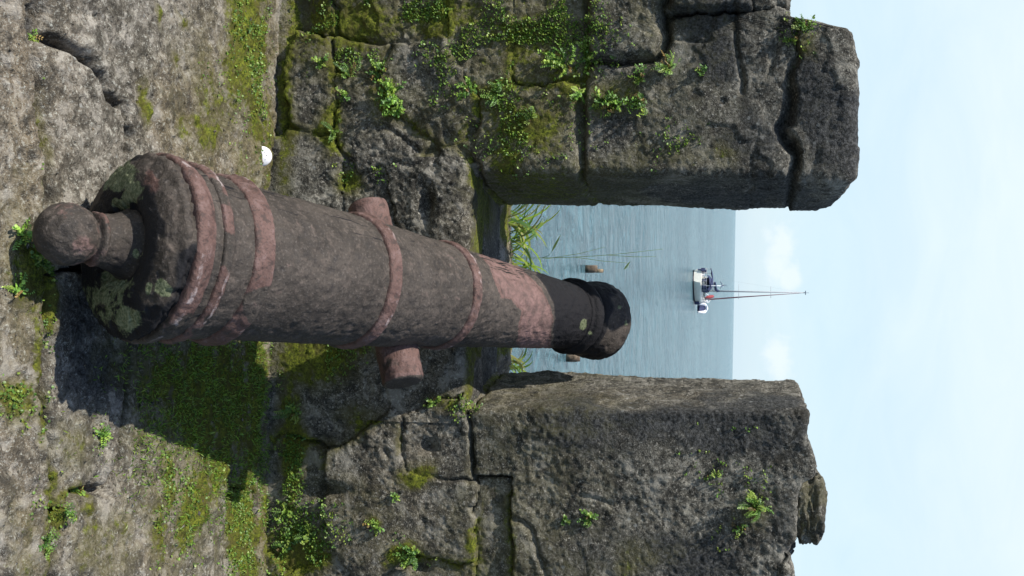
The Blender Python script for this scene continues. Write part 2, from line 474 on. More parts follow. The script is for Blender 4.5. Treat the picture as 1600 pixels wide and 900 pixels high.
def build_pier(side):
    zref = 1.84 if side < 0 else 1.735
    zs = gap_axis([(-.12, 0, .03), (0, zref, .0055)])
    ys = gap_axis([(YW, YW + .06, .006), (YW + .06, YB - .05, .009), (YB - .05, YB, .006)])
    if side < 0:
        xe = -.36
        xs = gap_axis([(-3.5, -1.25, .03), (-1.25, -1.0, .012), (-1.0, xe, .0053)])
        P, Q = lattice(xs, ys, zs, ('front', 'right', 'top'))
        lo = np.array([-5, YW, -1]); hi = np.array([xe, YB + .0, zref])
    else:
        xe = .37
        xs = gap_axis([(xe, 1.02, .0053), (1.02, 1.3, .012), (1.3, 3.5, .03)])
        P, Q = lattice(xs, ys, zs, ('front', 'left', 'top'))
        lo = np.array([xe, YW, -1]); hi = np.array([5, YB, zref])
    # rounded box: edge radius
    r = .028 if side < 0 else .017
    q = P.copy()
    if side < 0: q[:, 0] = np.minimum(q[:, 0], xe - r)
    else: q[:, 0] = np.maximum(q[:, 0], xe + r)
    q[:, 1] = np.clip(q[:, 1], YW + r, YB - r); q[:, 2] = np.minimum(q[:, 2], zref - r)
    n = P - q; n /= np.maximum(np.linalg.norm(n, axis=1, keepdims=True), 1e-9)
    B = q + n * r
    # warp to the traced outline
    x, y, z = B[:, 0].copy(), B[:, 1].copy(), B[:, 2].copy()
    ty = np.clip((y - YW) / (YB - YW), 0, 1)
    if side < 0:
        fe = np.interp(z, [0, .66, 1.0, 1.67, 1.9], [-.378, -.376, -.368, -.350, -.345])
        be = np.interp(z, [0, .65, 1.7, 1.9], [-.300, -.300, -.292, -.29])
        e = fe + (be - fe) * ty
        x = x + (e - xe) * sstep(-1.0, -.4, x)
        ztop = np.interp(x, [-1.5, -.95, -.88, -.845, -.80, -.70, -.45, -.36, -.31, -.28], [1.60, 1.66, 1.66, 1.655, 1.82, 1.84, 1.84, 1.832, 1.81, 1.78])
    else:
        fe = np.interp(z, [0, .66, 1.0, 1.72], [.400, .394, .378, .352])
        be = np.interp(z, [0, .65, 1.7], [.303, .301, .292])
        e = fe + (be - fe) * ty
        x = x + (e - xe) * sstep(1.0, .4, x)
        ztop = np.interp(x, [.30, .36, .44, .485, .52, .555, .575, .62, .79, .82, .86, 1.1, 1.6], [1.722, 1.728, 1.722, 1.742, 1.752, 1.748, 1.715, 1.700, 1.70, 1.672, 1.69, 1.69, 1.68])
    z = z + (ztop - zref) * sstep(.9, zref, z)
    V = np.stack([x, y, z], -1)
    polys = LEFTP if side < 0 else RIGHTP
    lab, d, off, rr = blockfield(V[:, 0], V[:, 2], polys, V)
    h = micro(V) + off - joint_depth(d, rr, V, strong=jstrong(V))
    front = sstep(YW + .25, YW, y)
    vv, uu = proj(V)
    h -= front * sum(dp * np.exp(-((vv - a) / ra) ** 2 - ((uu - b) / rb) ** 2) for a, b, ra, rb, dp in HOLES)
    # extra cracks inside blocks
    for pl, dep, w in (CR_L if side < 0 else CR_R):
        dl = sd_line(V[:, 0] + .012 * fbm(V, 9, 3, .6, 33), V[:, 2] + .012 * fbm(V, 9, 3, .6, 36), wp(pl))
        h -= dep * np.exp(-(dl / w) ** 2)
    # reveal is a little smoother than the front
    h *= np.where(np.abs(n[:, 0]) > .8, .75, 1)
    h = np.where(P[:, 1] > YB - .02, h - .01, h)
    V = V + n * h[:, None]
    # image-space masks for planting, weathering and painted shade
    wob = fbm(V, 7, 4, .6, 81)
    mo = blobs(vv + 14 * wob, uu + 14 * fbm(V, 7, 4, .6, 85), WALL_MOSS)
    mo = np.maximum(mo, .30 * sstep(.25, .6, vnoise(V, 3.7, 87)) * (1 if side < 0 else .55) * sstep(1.75, .9, V[:, 2]))
    mo = mo + .35 * np.exp(-(d / .02) ** 2) * (vnoise(V, 5, 88) > .45) * sstep(1.2, .7, V[:, 2])
    dkm = blobs(vv + 30 * wob, uu + 30 * fbm(V, 7, 4, .6, 83), WALL_DARK) * 1.15 + .5 * sstep(.45, .75, vnoise(V, 4.5, 84)) * sstep(.75, 1.1, V[:, 2]) + .25 * sstep(.5, .8, vnoise(V, 7, 86)) + .25 * np.exp(-(d / .012) ** 2)
    br = np.clip(.35 * sstep(.1, .7, vnoise(V, 3.3, 91)) * sstep(1.3, .5, V[:, 2]) + blobs(vv, uu, WALL_PALE), 0, 1)
    msk = np.stack([np.clip(mo, 0, 1.3), np.clip(dkm, 0, 1), br, np.ones_like(br)], -1)
    N = vnormals(V, Q)
    SURF.append((V, N, vv, uu))
    return V, Q, msk, lab

CR_L = [([(1155,18),(1152,60),(1154,105),(1160,140)], .022, .007), ([(1045,60),(1090,62),(1110,58)], .01, .006), ([(1225,30),(1210,80),(1196,120)], .01, .008),
        ([(600,200),(660,240),(690,236)], .012, .01), ([(680,60),(690,200)], .006, .01), ([(1185,200),(1170,260),(1176,330)], .006, .006)]
CR_R = [([(905,770),(950,790),(1000,782)], .006, .01), ([(1085,835),(1120,828)], .006, .006), ([(790,800),(830,830),(850,900)], .016, .008)]

WALL = empty('stone_wall', (0, YW, 0))
tag(WALL, 'dark weathered stone battlement wall with two merlons and an open embrasure, mossy and cracked', 'wall')
for side, npoly, main in ((-1, NL, 0), (1, NR, 0)):
    V, Q, msk, lab = build_pier(side)
    rest = [k for k in range(lab.max() + 1) if k == main or k >= npoly]
    sv, sq, sm = submesh(V, Q, msk, lab, rest)
    mer = mk('merlon', sv, sq, MAT_WALL, WALL, {'mask': sm})
    mer['label'] = ('tall left merlon with a rounded capstone' if side < 0 else 'flat topped right merlon with one clean sunlit reveal')
    for k in range(npoly):
        if k == main: continue
        s = submesh(V, Q, msk, lab, k)
        if s is None or len(s[0]) < 40: continue
        mk('stone_block', s[0], s[1], MAT_WALL, mer, {'mask': s[2]})
    # plain seaward face closing the block
    x0, x1 = ((-3.5, -.31) if side < 0 else (.315, 3.5))
    zt = 1.62 if side < 0 else 1.66
    g = np.array([(x0, YB - .015, -.4), (x1, YB - .015, -.4), (x1, YB - .015, zt), (x0, YB - .015, zt)])
    mk('wall_back', g, np.array([(0, 3, 2, 1)]), MAT_WALL, mer, {'mask': np.tile([.2, .4, 0, 1], (4, 1))}, False)

# wall under the embrasure with the sill
def build_sill():
    xs = gap_axis([(-.42, .44, .0053)]); zs = gap_axis([(-.12, 0, .03), (0, .665, .0055)])
    ys = gap_axis([(YW, YB + .02, .006)])
    P, Q = lattice(xs, ys, zs, ('front', 'top'))
    r = .022
    q = P.copy(); q[:, 1] = np.clip(q[:, 1], YW + r, YB - r); q[:, 2] = np.minimum(q[:, 2], .665 - r)
    n = P - q; n /= np.maximum(np.linalg.norm(n, axis=1, keepdims=True), 1e-9)
    V = q + n * r
    polys = LEFTP[:NL] + RIGHTP[:NR]
    lab, d, off, rr = blockfield(V[:, 0], V[:, 2], polys, V)
    front = np.abs(n[:, 1]); top = np.clip(n[:, 2], 0, 1)
    h = micro(V) * (1.0 - .45 * top) + (off + .006 - joint_depth(d, rr, V, strong=jstrong(V))) * (1 - top)
    vv, uu = proj(V)
    h -= (1 - top) * sum(dp * np.exp(-((vv - a) / ra) ** 2 - ((uu - b) / rb) ** 2) for a, b, ra, rb, dp in HOLES)
    # sill slab joint running across, second slab a touch lower
    dj = np.abs(V[:, 1] - 3.60 - .01 * fbm(V, 7, 2, .5, 44))
    h -= top * (.03 * np.exp(-(dj / .012) ** 2) + .012 * (V[:, 1] > 3.6))
    # broken front lip
    V = V + n * h[:, None]
    lip = sstep(.60, .665, V[:, 2]) * sstep(YW + .09, YW, V[:, 1])
    V[:, 2] -= lip * np.maximum(0, .018 * fbm(V, 11, 3, .6, 47)); V[:, 1] += lip * .02 * np.maximum(0, fbm(V, 9, 3, .6, 48))
    mo = blobs(vv, uu, WALL_MOSS) + top * .55 * sstep(.35, .6, vnoise(V, 9, 49)) * (V[:, 1] < 3.62)
    dk = blobs(vv, uu, WALL_DARK) + top * .55
    br = .3 * sstep(.2, .7, vnoise(V, 3.3, 91))
    msk = np.stack([np.clip(mo, 0, 1.3), np.clip(dk, 0, 1), br, np.ones_like(br)], -1)
    SURF.append((V, vnormals(V, Q), vv, uu))
    return V, Q, msk, lab
V, Q, msk, lab = build_sill()
ws = mk('wall_base', V, Q, MAT_WALL, WALL, {'mask': msk})
ws['label'] = 'rough lower wall and sill below the embrasure'

# ------------------------------------------------------------------ ground
GR = [
 ([(-200,-300),(55,-300),(56,30),(60,100),(66,165),(70,300),(65,420),(70,550),(60,620),(80,680),(85,900),(85,1300),(-200,1300)], .0, .02),
 ([(57,55),(85,58),(110,72),(145,100),(170,150),(190,170),(200,215),(205,300),(202,420),(75,420),(72,300),(67,165)], .0, .015),
 ([(57,-300),(410,-300),(412,-10),(418,80),(416,190),(410,300),(412,420),(202,420),(205,300),(200,215),(190,170),(170,150),(145,100),(110,72),(85,58),(58,50)], .004, .02),
 ([(75,420),(200,420),(205,540),(195,640),(190,700),(180,760),(110,780),(80,800),(74,700),(64,620),(72,550)], .0, .02),
 ([(200,420),(412,420),(410,600),(405,700),(400,760),(355,760),(352,900),(350,1300),(87,1300),(87,900),(82,800),(110,780),(180,760),(190,700),(197,640),(205,540)], .004, .02),
 ([(357,760),(400,760),(406,800),(407,1300),(353,1300),(354,900)], -.018, .015),
 ([(414,-300),(490,-300),(490,1300),(410,1300),(412,600),(413,300),(420,80)], -.008, .015),
]
GRP = [(gp(p), o, r) for p, o, r in GR]
GMOSS = [(170,850,70,60,.42),(120,700,50,60,.3),(30,850,40,80,.4),(388,60,40,110,1.1),(365,110,30,80,.85),(400,160,16,120,.8),(345,100,16,40,.8),(325,205,24,36,.8),(330,150,70,120,.42),(380,270,40,60,.4),(300,180,12,14,.75),(250,30,7,16,.6),(280,22,6,14,.55),(228,155,8,26,.75),(285,195,10,22,.7),(270,90,5,14,.55),
 (325,630,95,95,1.15),(250,590,40,60,.8),(400,640,26,130,1.1),(200,560,50,60,.45),(255,745,14,70,.95),(285,800,20,70,.95),(240,830,18,60,.8),(310,790,26,80,.95),(388,830,26,110,1.3),(370,800,14,70,1.0),(330,740,20,40,.95),(280,820,90,120,.4),
 (70,480,10,80,.9),(55,560,10,70,.7),(65,640,10,50,.8),(18,630,28,44,.95),(75,850,9,60,.9),(115,770,34,10,.8),(80,760,7,40,.75),(90,800,10,30,.75),(345,720,28,40,.9),(425,150,12,220,.6),(425,850,10,140,.6),(45,420,36,80,.75),(155,690,7,14,.8),(130,790,16,10,.7),(60,300,6,40,.6),(70,200,6,60,.45),(30,420,40,160,.35)]
GDARK = [(150,580,70,70,.85),(120,500,60,90,.7),(160,300,60,200,.22),(130,560,60,90,.5),(110,640,40,60,.35),(150,400,70,90,.6),(70,30,12,26,1.0),(207,208,8,12,.8),(300,560,50,60,.3),(35,90,30,60,.12),(130,130,40,60,.25)]  # also paints the cannon's shadow and the holes darker on the paving
GBROWN = [(30,450,40,700,.45),(330,260,90,60,.7),(300,190,80,90,.45),(430,200,14,300,.8),(200,860,80,60,.3),(30,330,30,200,.45),(425,820,12,120,.7),(40,720,30,100,.4),(250,760,60,60,.4),(380,250,40,40,.7)]
def build_ground():
    xs = gap_axis([(-4, -1.4, .06), (-1.4, -1.05, .02), (-1.05, 1.1, .0062), (1.1, 1.45, .02), (1.45, 4, .06)])
    ys = gap_axis([(-2.5, 1.0, .1), (1.0, 1.75, .02), (1.75, 3.45, .0062)])
    nx, ny = len(xs), len(ys)
    X, Y = np.meshgrid(xs, ys, indexing='ij')
    V = np.stack([X.ravel(), Y.ravel(), np.zeros(X.size)], -1)
    I = np.arange(nx * ny).reshape(nx, ny)
    Q = np.stack([I[:-1, :-1], I[1:, :-1], I[1:, 1:], I[:-1, 1:]], -1).reshape(-1, 4)
    lab, d, off, rr = blockfield(V[:, 0], V[:, 1], GRP, V, .012)
    vv, uu = proj(V)
    z = .010 * fbm(V, 3.2, 3, .55, 101) + .0055 * fbm(V, 14, 3, .6, 105) + .0045 * fbm(V, 48, 3, .65, 109)
    pit = vnoise(V, 60, 111) * .6 + vnoise(V, 120, 113) * .4
    z -= .006 * sstep(.55, .75, pit)
    z += off - joint_depth(d, rr, V, .05, .008) * (.7 + .3 * sstep(.35, .6, vnoise(V, 3.1, 115)))
    z -= .06 * blobs(vv, uu, [(70,26,11,26,1.),(207,208,7,9,.5),(285,190,8,16,.25),(225,150,7,22,.2)])
    for pl, dep, w in (([(88,60),(112,76),(146,102),(168,150),(186,165)], .06, .0085), ([(200,590),(192,640),(188,695)], .03, .008), ([(110,770),(135,762),(160,745)], .015, .007),
                       ([(412,195),(411,240),(412,300)], .04, .010), ([(56,52),(62,110),(66,165),(70,230),(68,300)], .02, .005), ([(66,430),(70,550),(62,620),(80,690),(84,900)], .03, .009)):
        dl = sd_line(V[:, 0] + .01 * fbm(V, 9, 3, .6, 33), V[:, 1] + .01 * fbm(V, 9, 3, .6, 36), gp(pl))
        z -= dep * np.exp(-(dl / w) ** 2)
    wob = fbm(V, 7, 4, .6, 121); wob2 = fbm(V, 7, 4, .6, 125)
    mo = blobs(vv + 10 * wob, uu + 16 * wob2, GMOSS) * (.42 + .62 * vnoise(V * np.array([.8, 1.6, 1]), 20, 127) + .5 * vnoise(V, 7.5, 128) - .35 * sstep(.5, .75, vnoise(V, 13, 130)))
    z += .012 * np.clip(mo - .3, 0, 1) * (.6 + .8 * vnoise(V, 70, 129))
    V[:, 2] = z
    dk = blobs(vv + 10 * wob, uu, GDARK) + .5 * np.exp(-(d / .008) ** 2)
    br = np.clip(blobs(vv + 20 * wob, uu + 20 * wob2, GBROWN) + .25 * sstep(.4, .7, vnoise(V, 4, 131)), 0, 1)
    msk = np.stack([np.clip(mo, 0, 1.3), np.clip(dk, 0, 1), br, np.ones_like(br)], -1)
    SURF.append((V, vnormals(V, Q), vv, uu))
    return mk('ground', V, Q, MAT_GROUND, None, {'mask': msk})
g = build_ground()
tag(g, 'rough stone paved gun platform with mossy cracks', 'ground', kind='structure')

# shore bank beyond the wall
def bank():
    xs = gap_axis([(-8, -1, .25), (-1, 1, .02), (1, 8, .25)]); ys = gap_axis([(YB - .03, 4.5, .02), (4.5, 9.5, .25)])
    X, Y = np.meshgrid(xs, ys, indexing='ij')
    V = np.stack([X.ravel(), Y.ravel(), np.zeros(X.size)], -1)
    I = np.arange(X.size).reshape(X.shape)
    Q = np.stack([I[:-1, :-1], I[1:, :-1], I[1:, 1:], I[:-1, 1:]], -1).reshape(-1, 4)
    V[:, 2] = np.interp(V[:, 1], [3.8, 4.0, 4.3, 4.42, 4.8, 8.5, 9.6], [.56, .60, .615, .58, .2, -3.9, -5]) + .014 * fbm(V, 8, 4, .6, 141) + .01 * fbm(V, 40, 3, .6, 143)
    mo = .6 * sstep(.3, .7, vnoise(V, 9, 145)); one = np.ones(len(V))
    o = mk('shore_bank', V, Q, MAT_GROUND, None, {'mask': np.stack([mo, 0 * one, .6 * one, one], -1)})
    tag(o, 'grassy bank falling from the foot of the wall to the sea', 'bank', kind='structure')
    return V
BANK = bank()

# ------------------------------------------------------------------ sea
def water_mat():
    t = NT('sea_water'); P = t.pos()
    m = t.n('ShaderNodeMapping'); m.inputs['Scale'].default_value = (1.05, 1.0, 1); t.l(P, m.inputs['Vector'])
    n1 = t.noise(m.outputs[0], .75, 6, .68, 1.2); n2 = t.noise(m.outputs[0], .28, 3, .55, .3); n3 = t.noise(m.outputs[0], .045, 2, .5)
    h = t.math('ADD', t.math('MULTIPLY', n1, .5), t.math('MULTIPLY', n2, .9))
    nr = t.bump(h, 1.0, 2.7)
    c = t.mix(t.ss(n3, .35, .65), (.055, .135, .165), (.085, .18, .21))
    p = t.n('ShaderNodeBsdfPrincipled'); t.l(c, p.inputs['Base Color'])
    p.inputs['Roughness'].default_value = .2; p.inputs['IOR'].default_value = 1.33
    t.l(nr, p.inputs['Normal']); t.l(p.outputs[0], t.out.inputs['Surface'])
    return t.m
SEA = -4.1
R0 = np.array([0, 30, 80, 200, 600, 2000, 8000, 40000.]); A = np.linspace(0, 2 * math.pi, 97)[:-1]
V = [(0, 5, SEA)]; 
for r in R0[1:]:
    for a in A: V.append((r * math.cos(a), 5 + r * math.sin(a), SEA))
T = [(0, 1 + k, 1 + (k + 1) % 96) for k in range(96)]
Q = [(1 + i * 96 + k, 1 + (i + 1) * 96 + k, 1 + (i + 1) * 96 + (k + 1) % 96, 1 + i * 96 + (k + 1) % 96) for i in range(len(R0) - 2) for k in range(96)]
o = mk('water', V, [np.array(T), np.array(Q)], water_mat())
tag(o, 'pale blue rippled sea reaching to the horizon', 'sea', kind='structure')

# ------------------------------------------------------------------ cannon
YAW, PIT = rad(6.75), rad(28)
CO = np.array([-.074, 2.235, .209])
AX = np.array([math.sin(YAW) * math.cos(PIT), math.cos(YAW) * math.cos(PIT), math.sin(PIT)])
E1 = np.cross(AX, [0, 0, 1.0]); E1 /= np.linalg.norm(E1); E2 = np.cross(E1, AX)

def iron_mat():
    """attr paint: r = red ochre paint, g = black, b = lichen"""
    t = NT('old_painted_iron'); P = t.pos()
    r, g, b, wr = t.attr('paint')
    n1 = t.noise(P, 7, 5, .6, .4); n2 = t.noise(P, 38, 6, .65, .3); n3 = t.noise(P, 160, 4, .65)
    c = t.mix(t.ss(n1, .35, .65), (.036, .030, .0245), (.066, .0545, .045))
    c = t.mix(t.math('MULTIPLY', t.ss(n2, .5, .66), .55), c, (.115, .092, .077))
    c = t.mix(t.math('MULTIPLY', t.ss(n2, .46, .34), .6), c, (.022, .019, .018))
    c = t.mix(t.math('MULTIPLY', t.ss(n3, .55, .68), .4), c, (.17, .145, .13))
    c = t.mix(t.math('MULTIPLY', t.ss(n3, .45, .34), .5), c, (.018, .015, .015))
    rm = t.math('ADD', r, t.math('MULTIPLY', t.math('SUBTRACT', n2, .5), .9))
    rc = t.mix(t.ss(n1, .35, .65), (.088, .050, .041), (.135, .080, .068))
    rc = t.mix(t.math('MULTIPLY', t.ss(n2, .5, .66), .4), rc, (.22, .155, .145))
    rc = t.mix(t.math('MULTIPLY', t.ss(n2, .48, .36), .75), rc, (.045, .032, .028))
    rc = t.mix(t.math('MULTIPLY', t.ss(n3, .47, .35), .6), rc, (.05, .034, .03))
    rc = t.mix(t.math('MULTIPLY', t.ss(r, 1.05, 1.18), .75), rc, t.mix(t.ss(n2, .35, .65), (.115, .075, .066), (.215, .130, .116)))
    c = t.mix(t.ss(rm, .4, .62), c, rc)
    gm = t.math('ADD', g, t.math('MULTIPLY', t.math('SUBTRACT', n2, .5), .5))
    c = t.mix(t.math('MULTIPLY', t.ss(gm, .4, .6), .97), c, t.mix(n2, (.006, .006, .007), (.021, .0205, .0225)))
    lm = t.math('ADD', b, t.math('MULTIPLY', t.math('SUBTRACT', n2, .5), 1.3))
    lc = t.mix(t.ss(n3, .35, .65), (.065, .085, .038), (.20, .215, .125))
    c = t.mix(t.math('MULTIPLY', t.ss(lm, .4, .6), .85), c, lc)
    c = t.mix(t.math('MULTIPLY', t.ss(t.math('ADD', wr, t.math('MULTIPLY', t.math('SUBTRACT', n2, .5), 1.6)), .5, .8), .8), c, (.32, .27, .26))
    h = t.math('ADD', n2, t.math('MULTIPLY', n3, .5))
    return t.finish(c, t.ss(n2, .3, .7, .6, .85), t.bump(h, .9, .006), 0, t.math('SUBTRACT', .26, t.math('MULTIPLY', g, .16)))
MAT_IRON = iron_mat()

CAN = empty('cannon', CO - np.array([0, 0, .2]))
tag(CAN, 'old iron cannon with flaking red paint on its rings, breech down, muzzle over sill', 'cannon')

def lathe(name, prof, parent, paint, na=240, dt=.0045, seed=0, amp=1.0, org=CO, ax=AX, a1=E1, a2=E2):
    prof = np.asarray(prof, float)
    pts = [prof[0]]
    for a, b in zip(prof[:-1], prof[1:]):
        n = max(1, int(round(np.hypot(*(b - a)) / dt)))
        for k in range(1, n + 1): pts.append(a + (b - a) * k / n)
    pts = np.array(pts); n = len(pts)
    sm = pts.copy()
    for _ in range(1):
        sm[1:-1] = .25 * sm[:-2] + .5 * sm[1:-1] + .25 * sm[2:]
    pts = sm
    ph = np.linspace(0, 2 * math.pi, na, endpoint=False)
    T_ = np.repeat(pts[:, 0], na); R_ = np.repeat(pts[:, 1], na); A_ = np.tile(ph, n)
    d = np.cos(A_)[:, None] * a1 + np.sin(A_)[:, None] * a2
    V = org + T_[:, None] * ax + R_[:, None] * d
    h = amp * (.0012 * fbm(V, 9, 3, .6, 201 + seed) + .0013 * fbm(V, 34, 3, .6, 205 + seed) + .0007 * fbm(V, 110, 2, .6, 209 + seed))
    h -= amp * .002 * sstep(.62, .75, vnoise(V, 60, 211))
    V = V + d * (h * np.minimum(1, R_ / .02))[:, None]
    I = np.arange(n * na).reshape(n, na); J = np.roll(I, -1, 1)
    Q = np.stack([I[:-1], I[1:], J[1:], J[:-1]], -1).reshape(-1, 4)
    vv, uu = proj(V)
    r, g, b = paint(T_, R_, A_, V, vv, uu)
    z = np.zeros(len(V))
    m = np.stack([np.clip(r + z, 0, 1.2), np.clip(g + z, 0, 1.2), np.clip(b + z, 0, 1.2), z + (sstep(R_.max() - .0016, R_.max() - .0004, R_) * sstep(.35, .6, vnoise(V, 12, 255)) * .6 if 'ring' in name else 0)], -1)
    return mk(name, V, Q, MAT_IRON, parent, {'paint': m})

def red_wear(V, seed, base=.78):
    return base - .65 * sstep(.6, .78, vnoise(V, 9, 221 + seed)) - .4 * sstep(.5, .8, vnoise(V, 30, 231 + seed))

def paint_barrel(T_, R_, A_, V, vv, uu):
    a1_ = vv + 5 * fbm(V, 12, 4, .6, 241); a2_ = uu + 5 * fbm(V, 12, 4, .6, 243)
    top = np.sin(A_) > -.6
    sal = sd_poly(a1_, a2_, [(750,380),(790,398),(812,420),(836,440),(851,460),(860,485),(864,505),(863,530),(856,560),(818,560),(806,535),(813,512),(816,482),(800,472),(786,466),(783,452),(772,435),(764,415),(752,400)])
    r = 1.2 * sstep(-5, 4, sal) * top
    r += .30 * sstep(.55, .75, vnoise(V, 7, 251)) * (T_ > .2) * (T_ < .95)
    blk = sd_poly(a1_, a2_, [(808,395),(835,424),(855,448),(866,475),(868,505),(866,535),(866,580),(1100,600),(1100,380)])
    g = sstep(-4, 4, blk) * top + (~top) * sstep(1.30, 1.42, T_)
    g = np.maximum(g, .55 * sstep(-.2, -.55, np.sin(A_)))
    st_ = vnoise(np.stack([T_ * 7 + .6 * np.sin(A_ * 9), A_ * 26, A_ * 0], -1), 1.0, 341) * .5 + .5 * vnoise(np.stack([T_ * 26, A_ * 60, A_ * 0], -1), 1.0, 343)
    g = np.maximum(g, .62 * sstep(.56, .72, st_) * (.35 + .65 * sstep(1.7, 2.3, A_)))
    r = np.maximum(r, .36 * sstep(.62, .75, vnoise(np.stack([T_ * 9, A_ * 10, A_ * 0 + 3], -1), 1.0, 345)))
    bl = blobs(vv, uu, [(912,508,8,10,.9)]) * (np.sin(A_) > 0)
    return r * (g < .5), g, bl

def paint_breech(T_, R_, A_, V, vv, uu):
    b = 1.15 * blobs(vv + 6 * fbm(V, 14, 3, .6, 261), uu + 6 * fbm(V, 14, 3, .6, 263), [(185,268,26,34,1.0),(205,300,18,24,.9),(190,320,22,10,.7),(257,450,12,14,1.1),(238,450,8,10,.9),(180,440,30,26,.75),(200,500,22,26,.9),(215,398,8,8,.9),(160,470,50,50,.55)])
    r = blobs(vv, uu, [(235,285,16,22,.95),(238,292,10,12,1.0)])
    g = .62 * sstep(.4, .7, vnoise(V, 10, 265)) + .3 + .3 * sstep(-.040, -.05, T_) * sstep(.17, .14, R_)
    return r, g * (b < .6), b

def paint_ring(base, seed):
    def f(T_, R_, A_, V, vv, uu):
        r = red_wear(V, seed, base)
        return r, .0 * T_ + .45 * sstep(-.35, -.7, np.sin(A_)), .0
    return f
def paint_dark(T_, R_, A_, V, vv, uu):
    g = 1.0 - .6 * blobs(vv + 5 * fbm(V, 20, 3, .6, 271), uu + 5 * fbm(V, 20, 3, .6, 273), [(970,520,12,24,1.),(950,545,14,12,.8),(985,500,5,10,.8)])
    g = np.minimum(g, 1 - .72 * sstep(1.635, 1.66, T_) * sstep(.3, .6, vnoise(V, 13, 275)))
    return 0 * T_, g, blobs(vv, uu, [(916,508,5,8,1.0),(922,520,4,4,1.0),(968,480,4,4,.9),(978,505,4,5,.8)])
def paint_knob(T_, R_, A_, V, vv, uu):
    return .42 + .35 * fbm(V, 9, 3, .6, 281) - .35 * sstep(95, 70, vv), .15 * sstep(100, 70, vv), 0 * T_
def paint_neck(T_, R_, A_, V, vv, uu):
    return 0 * T_, .42 + .2 * fbm(V, 9, 3, .6, 283), blobs(vv, uu, [(213,397,8,9,1.0)])

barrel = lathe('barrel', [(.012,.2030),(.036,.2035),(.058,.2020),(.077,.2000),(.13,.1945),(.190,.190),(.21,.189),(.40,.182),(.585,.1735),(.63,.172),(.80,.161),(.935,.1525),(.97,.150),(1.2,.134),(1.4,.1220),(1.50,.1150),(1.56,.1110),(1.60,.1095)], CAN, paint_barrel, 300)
breech = lathe('breech', [(-.014,.204),(-.024,.1985),(-.0285,.2045),(-.032,.2075),(-.040,.207),(-.046,.202),(-.050,.193),(-.058,.187),(-.068,.172),(-.076,.145),(-.078,.118),(-.074,.098),(-.060,.088),(-.058,.06)], CAN, paint_breech, 260, seed=3, amp=3.2)
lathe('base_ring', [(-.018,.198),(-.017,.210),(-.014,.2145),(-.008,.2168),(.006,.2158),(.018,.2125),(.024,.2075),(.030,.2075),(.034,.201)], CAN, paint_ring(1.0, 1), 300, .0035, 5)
cas = lathe('cascabel', [(-.044,.104),(-.052,.090),(-.060,.079),(-.075,.070),(-.105,.060),(-.132,.054)], CAN, paint_neck, 160, .0035, 7)
kp = [(-.126,.052),(-.129,.058),(-.135,.061),(-.141,.058)] 
for a in np.linspace(38, 180, 30):
    kp.append((-.197 + .0665 * math.cos(rad(a)), max(.0008, .0665 * math.sin(rad(a)))))
lathe('knob', kp, cas, paint_knob, 160, .004, 9, 1.4)
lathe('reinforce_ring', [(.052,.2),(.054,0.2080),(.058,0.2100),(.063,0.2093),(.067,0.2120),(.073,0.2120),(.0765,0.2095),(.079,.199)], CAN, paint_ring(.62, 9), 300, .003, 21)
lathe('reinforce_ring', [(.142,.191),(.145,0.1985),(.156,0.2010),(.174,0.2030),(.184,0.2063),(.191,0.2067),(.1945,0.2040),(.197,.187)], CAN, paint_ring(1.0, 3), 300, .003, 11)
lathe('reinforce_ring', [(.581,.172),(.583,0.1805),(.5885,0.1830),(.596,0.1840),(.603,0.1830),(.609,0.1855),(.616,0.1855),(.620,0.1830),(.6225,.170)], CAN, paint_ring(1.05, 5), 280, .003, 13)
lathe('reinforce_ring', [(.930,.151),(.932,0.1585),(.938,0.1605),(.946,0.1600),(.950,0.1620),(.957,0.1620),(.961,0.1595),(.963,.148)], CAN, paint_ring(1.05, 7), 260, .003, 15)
lathe('muzzle', [(1.565,.107),(1.567,.1155),(1.578,.1165),(1.581,.123),(1.588,.1285),(1.604,.1300),(1.613,.1290),(1.617,.120),(1.620,.1125),(1.636,.1115),(1.639,.119),(1.66,.1240),(1.69,.1300),(1.72,.1350),(1.75,.1365),(1.768,.1345),(1.773,.128),(1.776,.122),(1.795,.116),(1.803,.108),(1.806,.100),(1.804,.062),(1.796,.055),(1.5,.053),(1.499,.001)], CAN, paint_dark, 220, .004, 17)
# trunnions
ps = rad(20)
S = math.cos(ps) * E1 + math.sin(ps) * E2
TO = CO + AX * .82 - E2 * .09
for sg in (1, -1):
    ax = S * sg; b1 = AX - ax * (AX @ ax); b1 /= np.linalg.norm(b1); b2 = np.cross(ax, b1)
    def pt(T_, R_, A_, V, vv, uu): return .75 + .5 * fbm(V, 8, 3, .6, 291) - 1.2 * sstep(.272, .281, T_), 0 * T_ + .4 * sstep(.274, .281, T_), 0 * T_
    lathe('trunnion', [(.08,.060),(.20,.060),(.268,.0585),(.276,.057),(.280,.052),(.281,.03),(.281,.001)], CAN, pt, 120, .005, 19 + sg, .7, TO, ax, b1, b2)

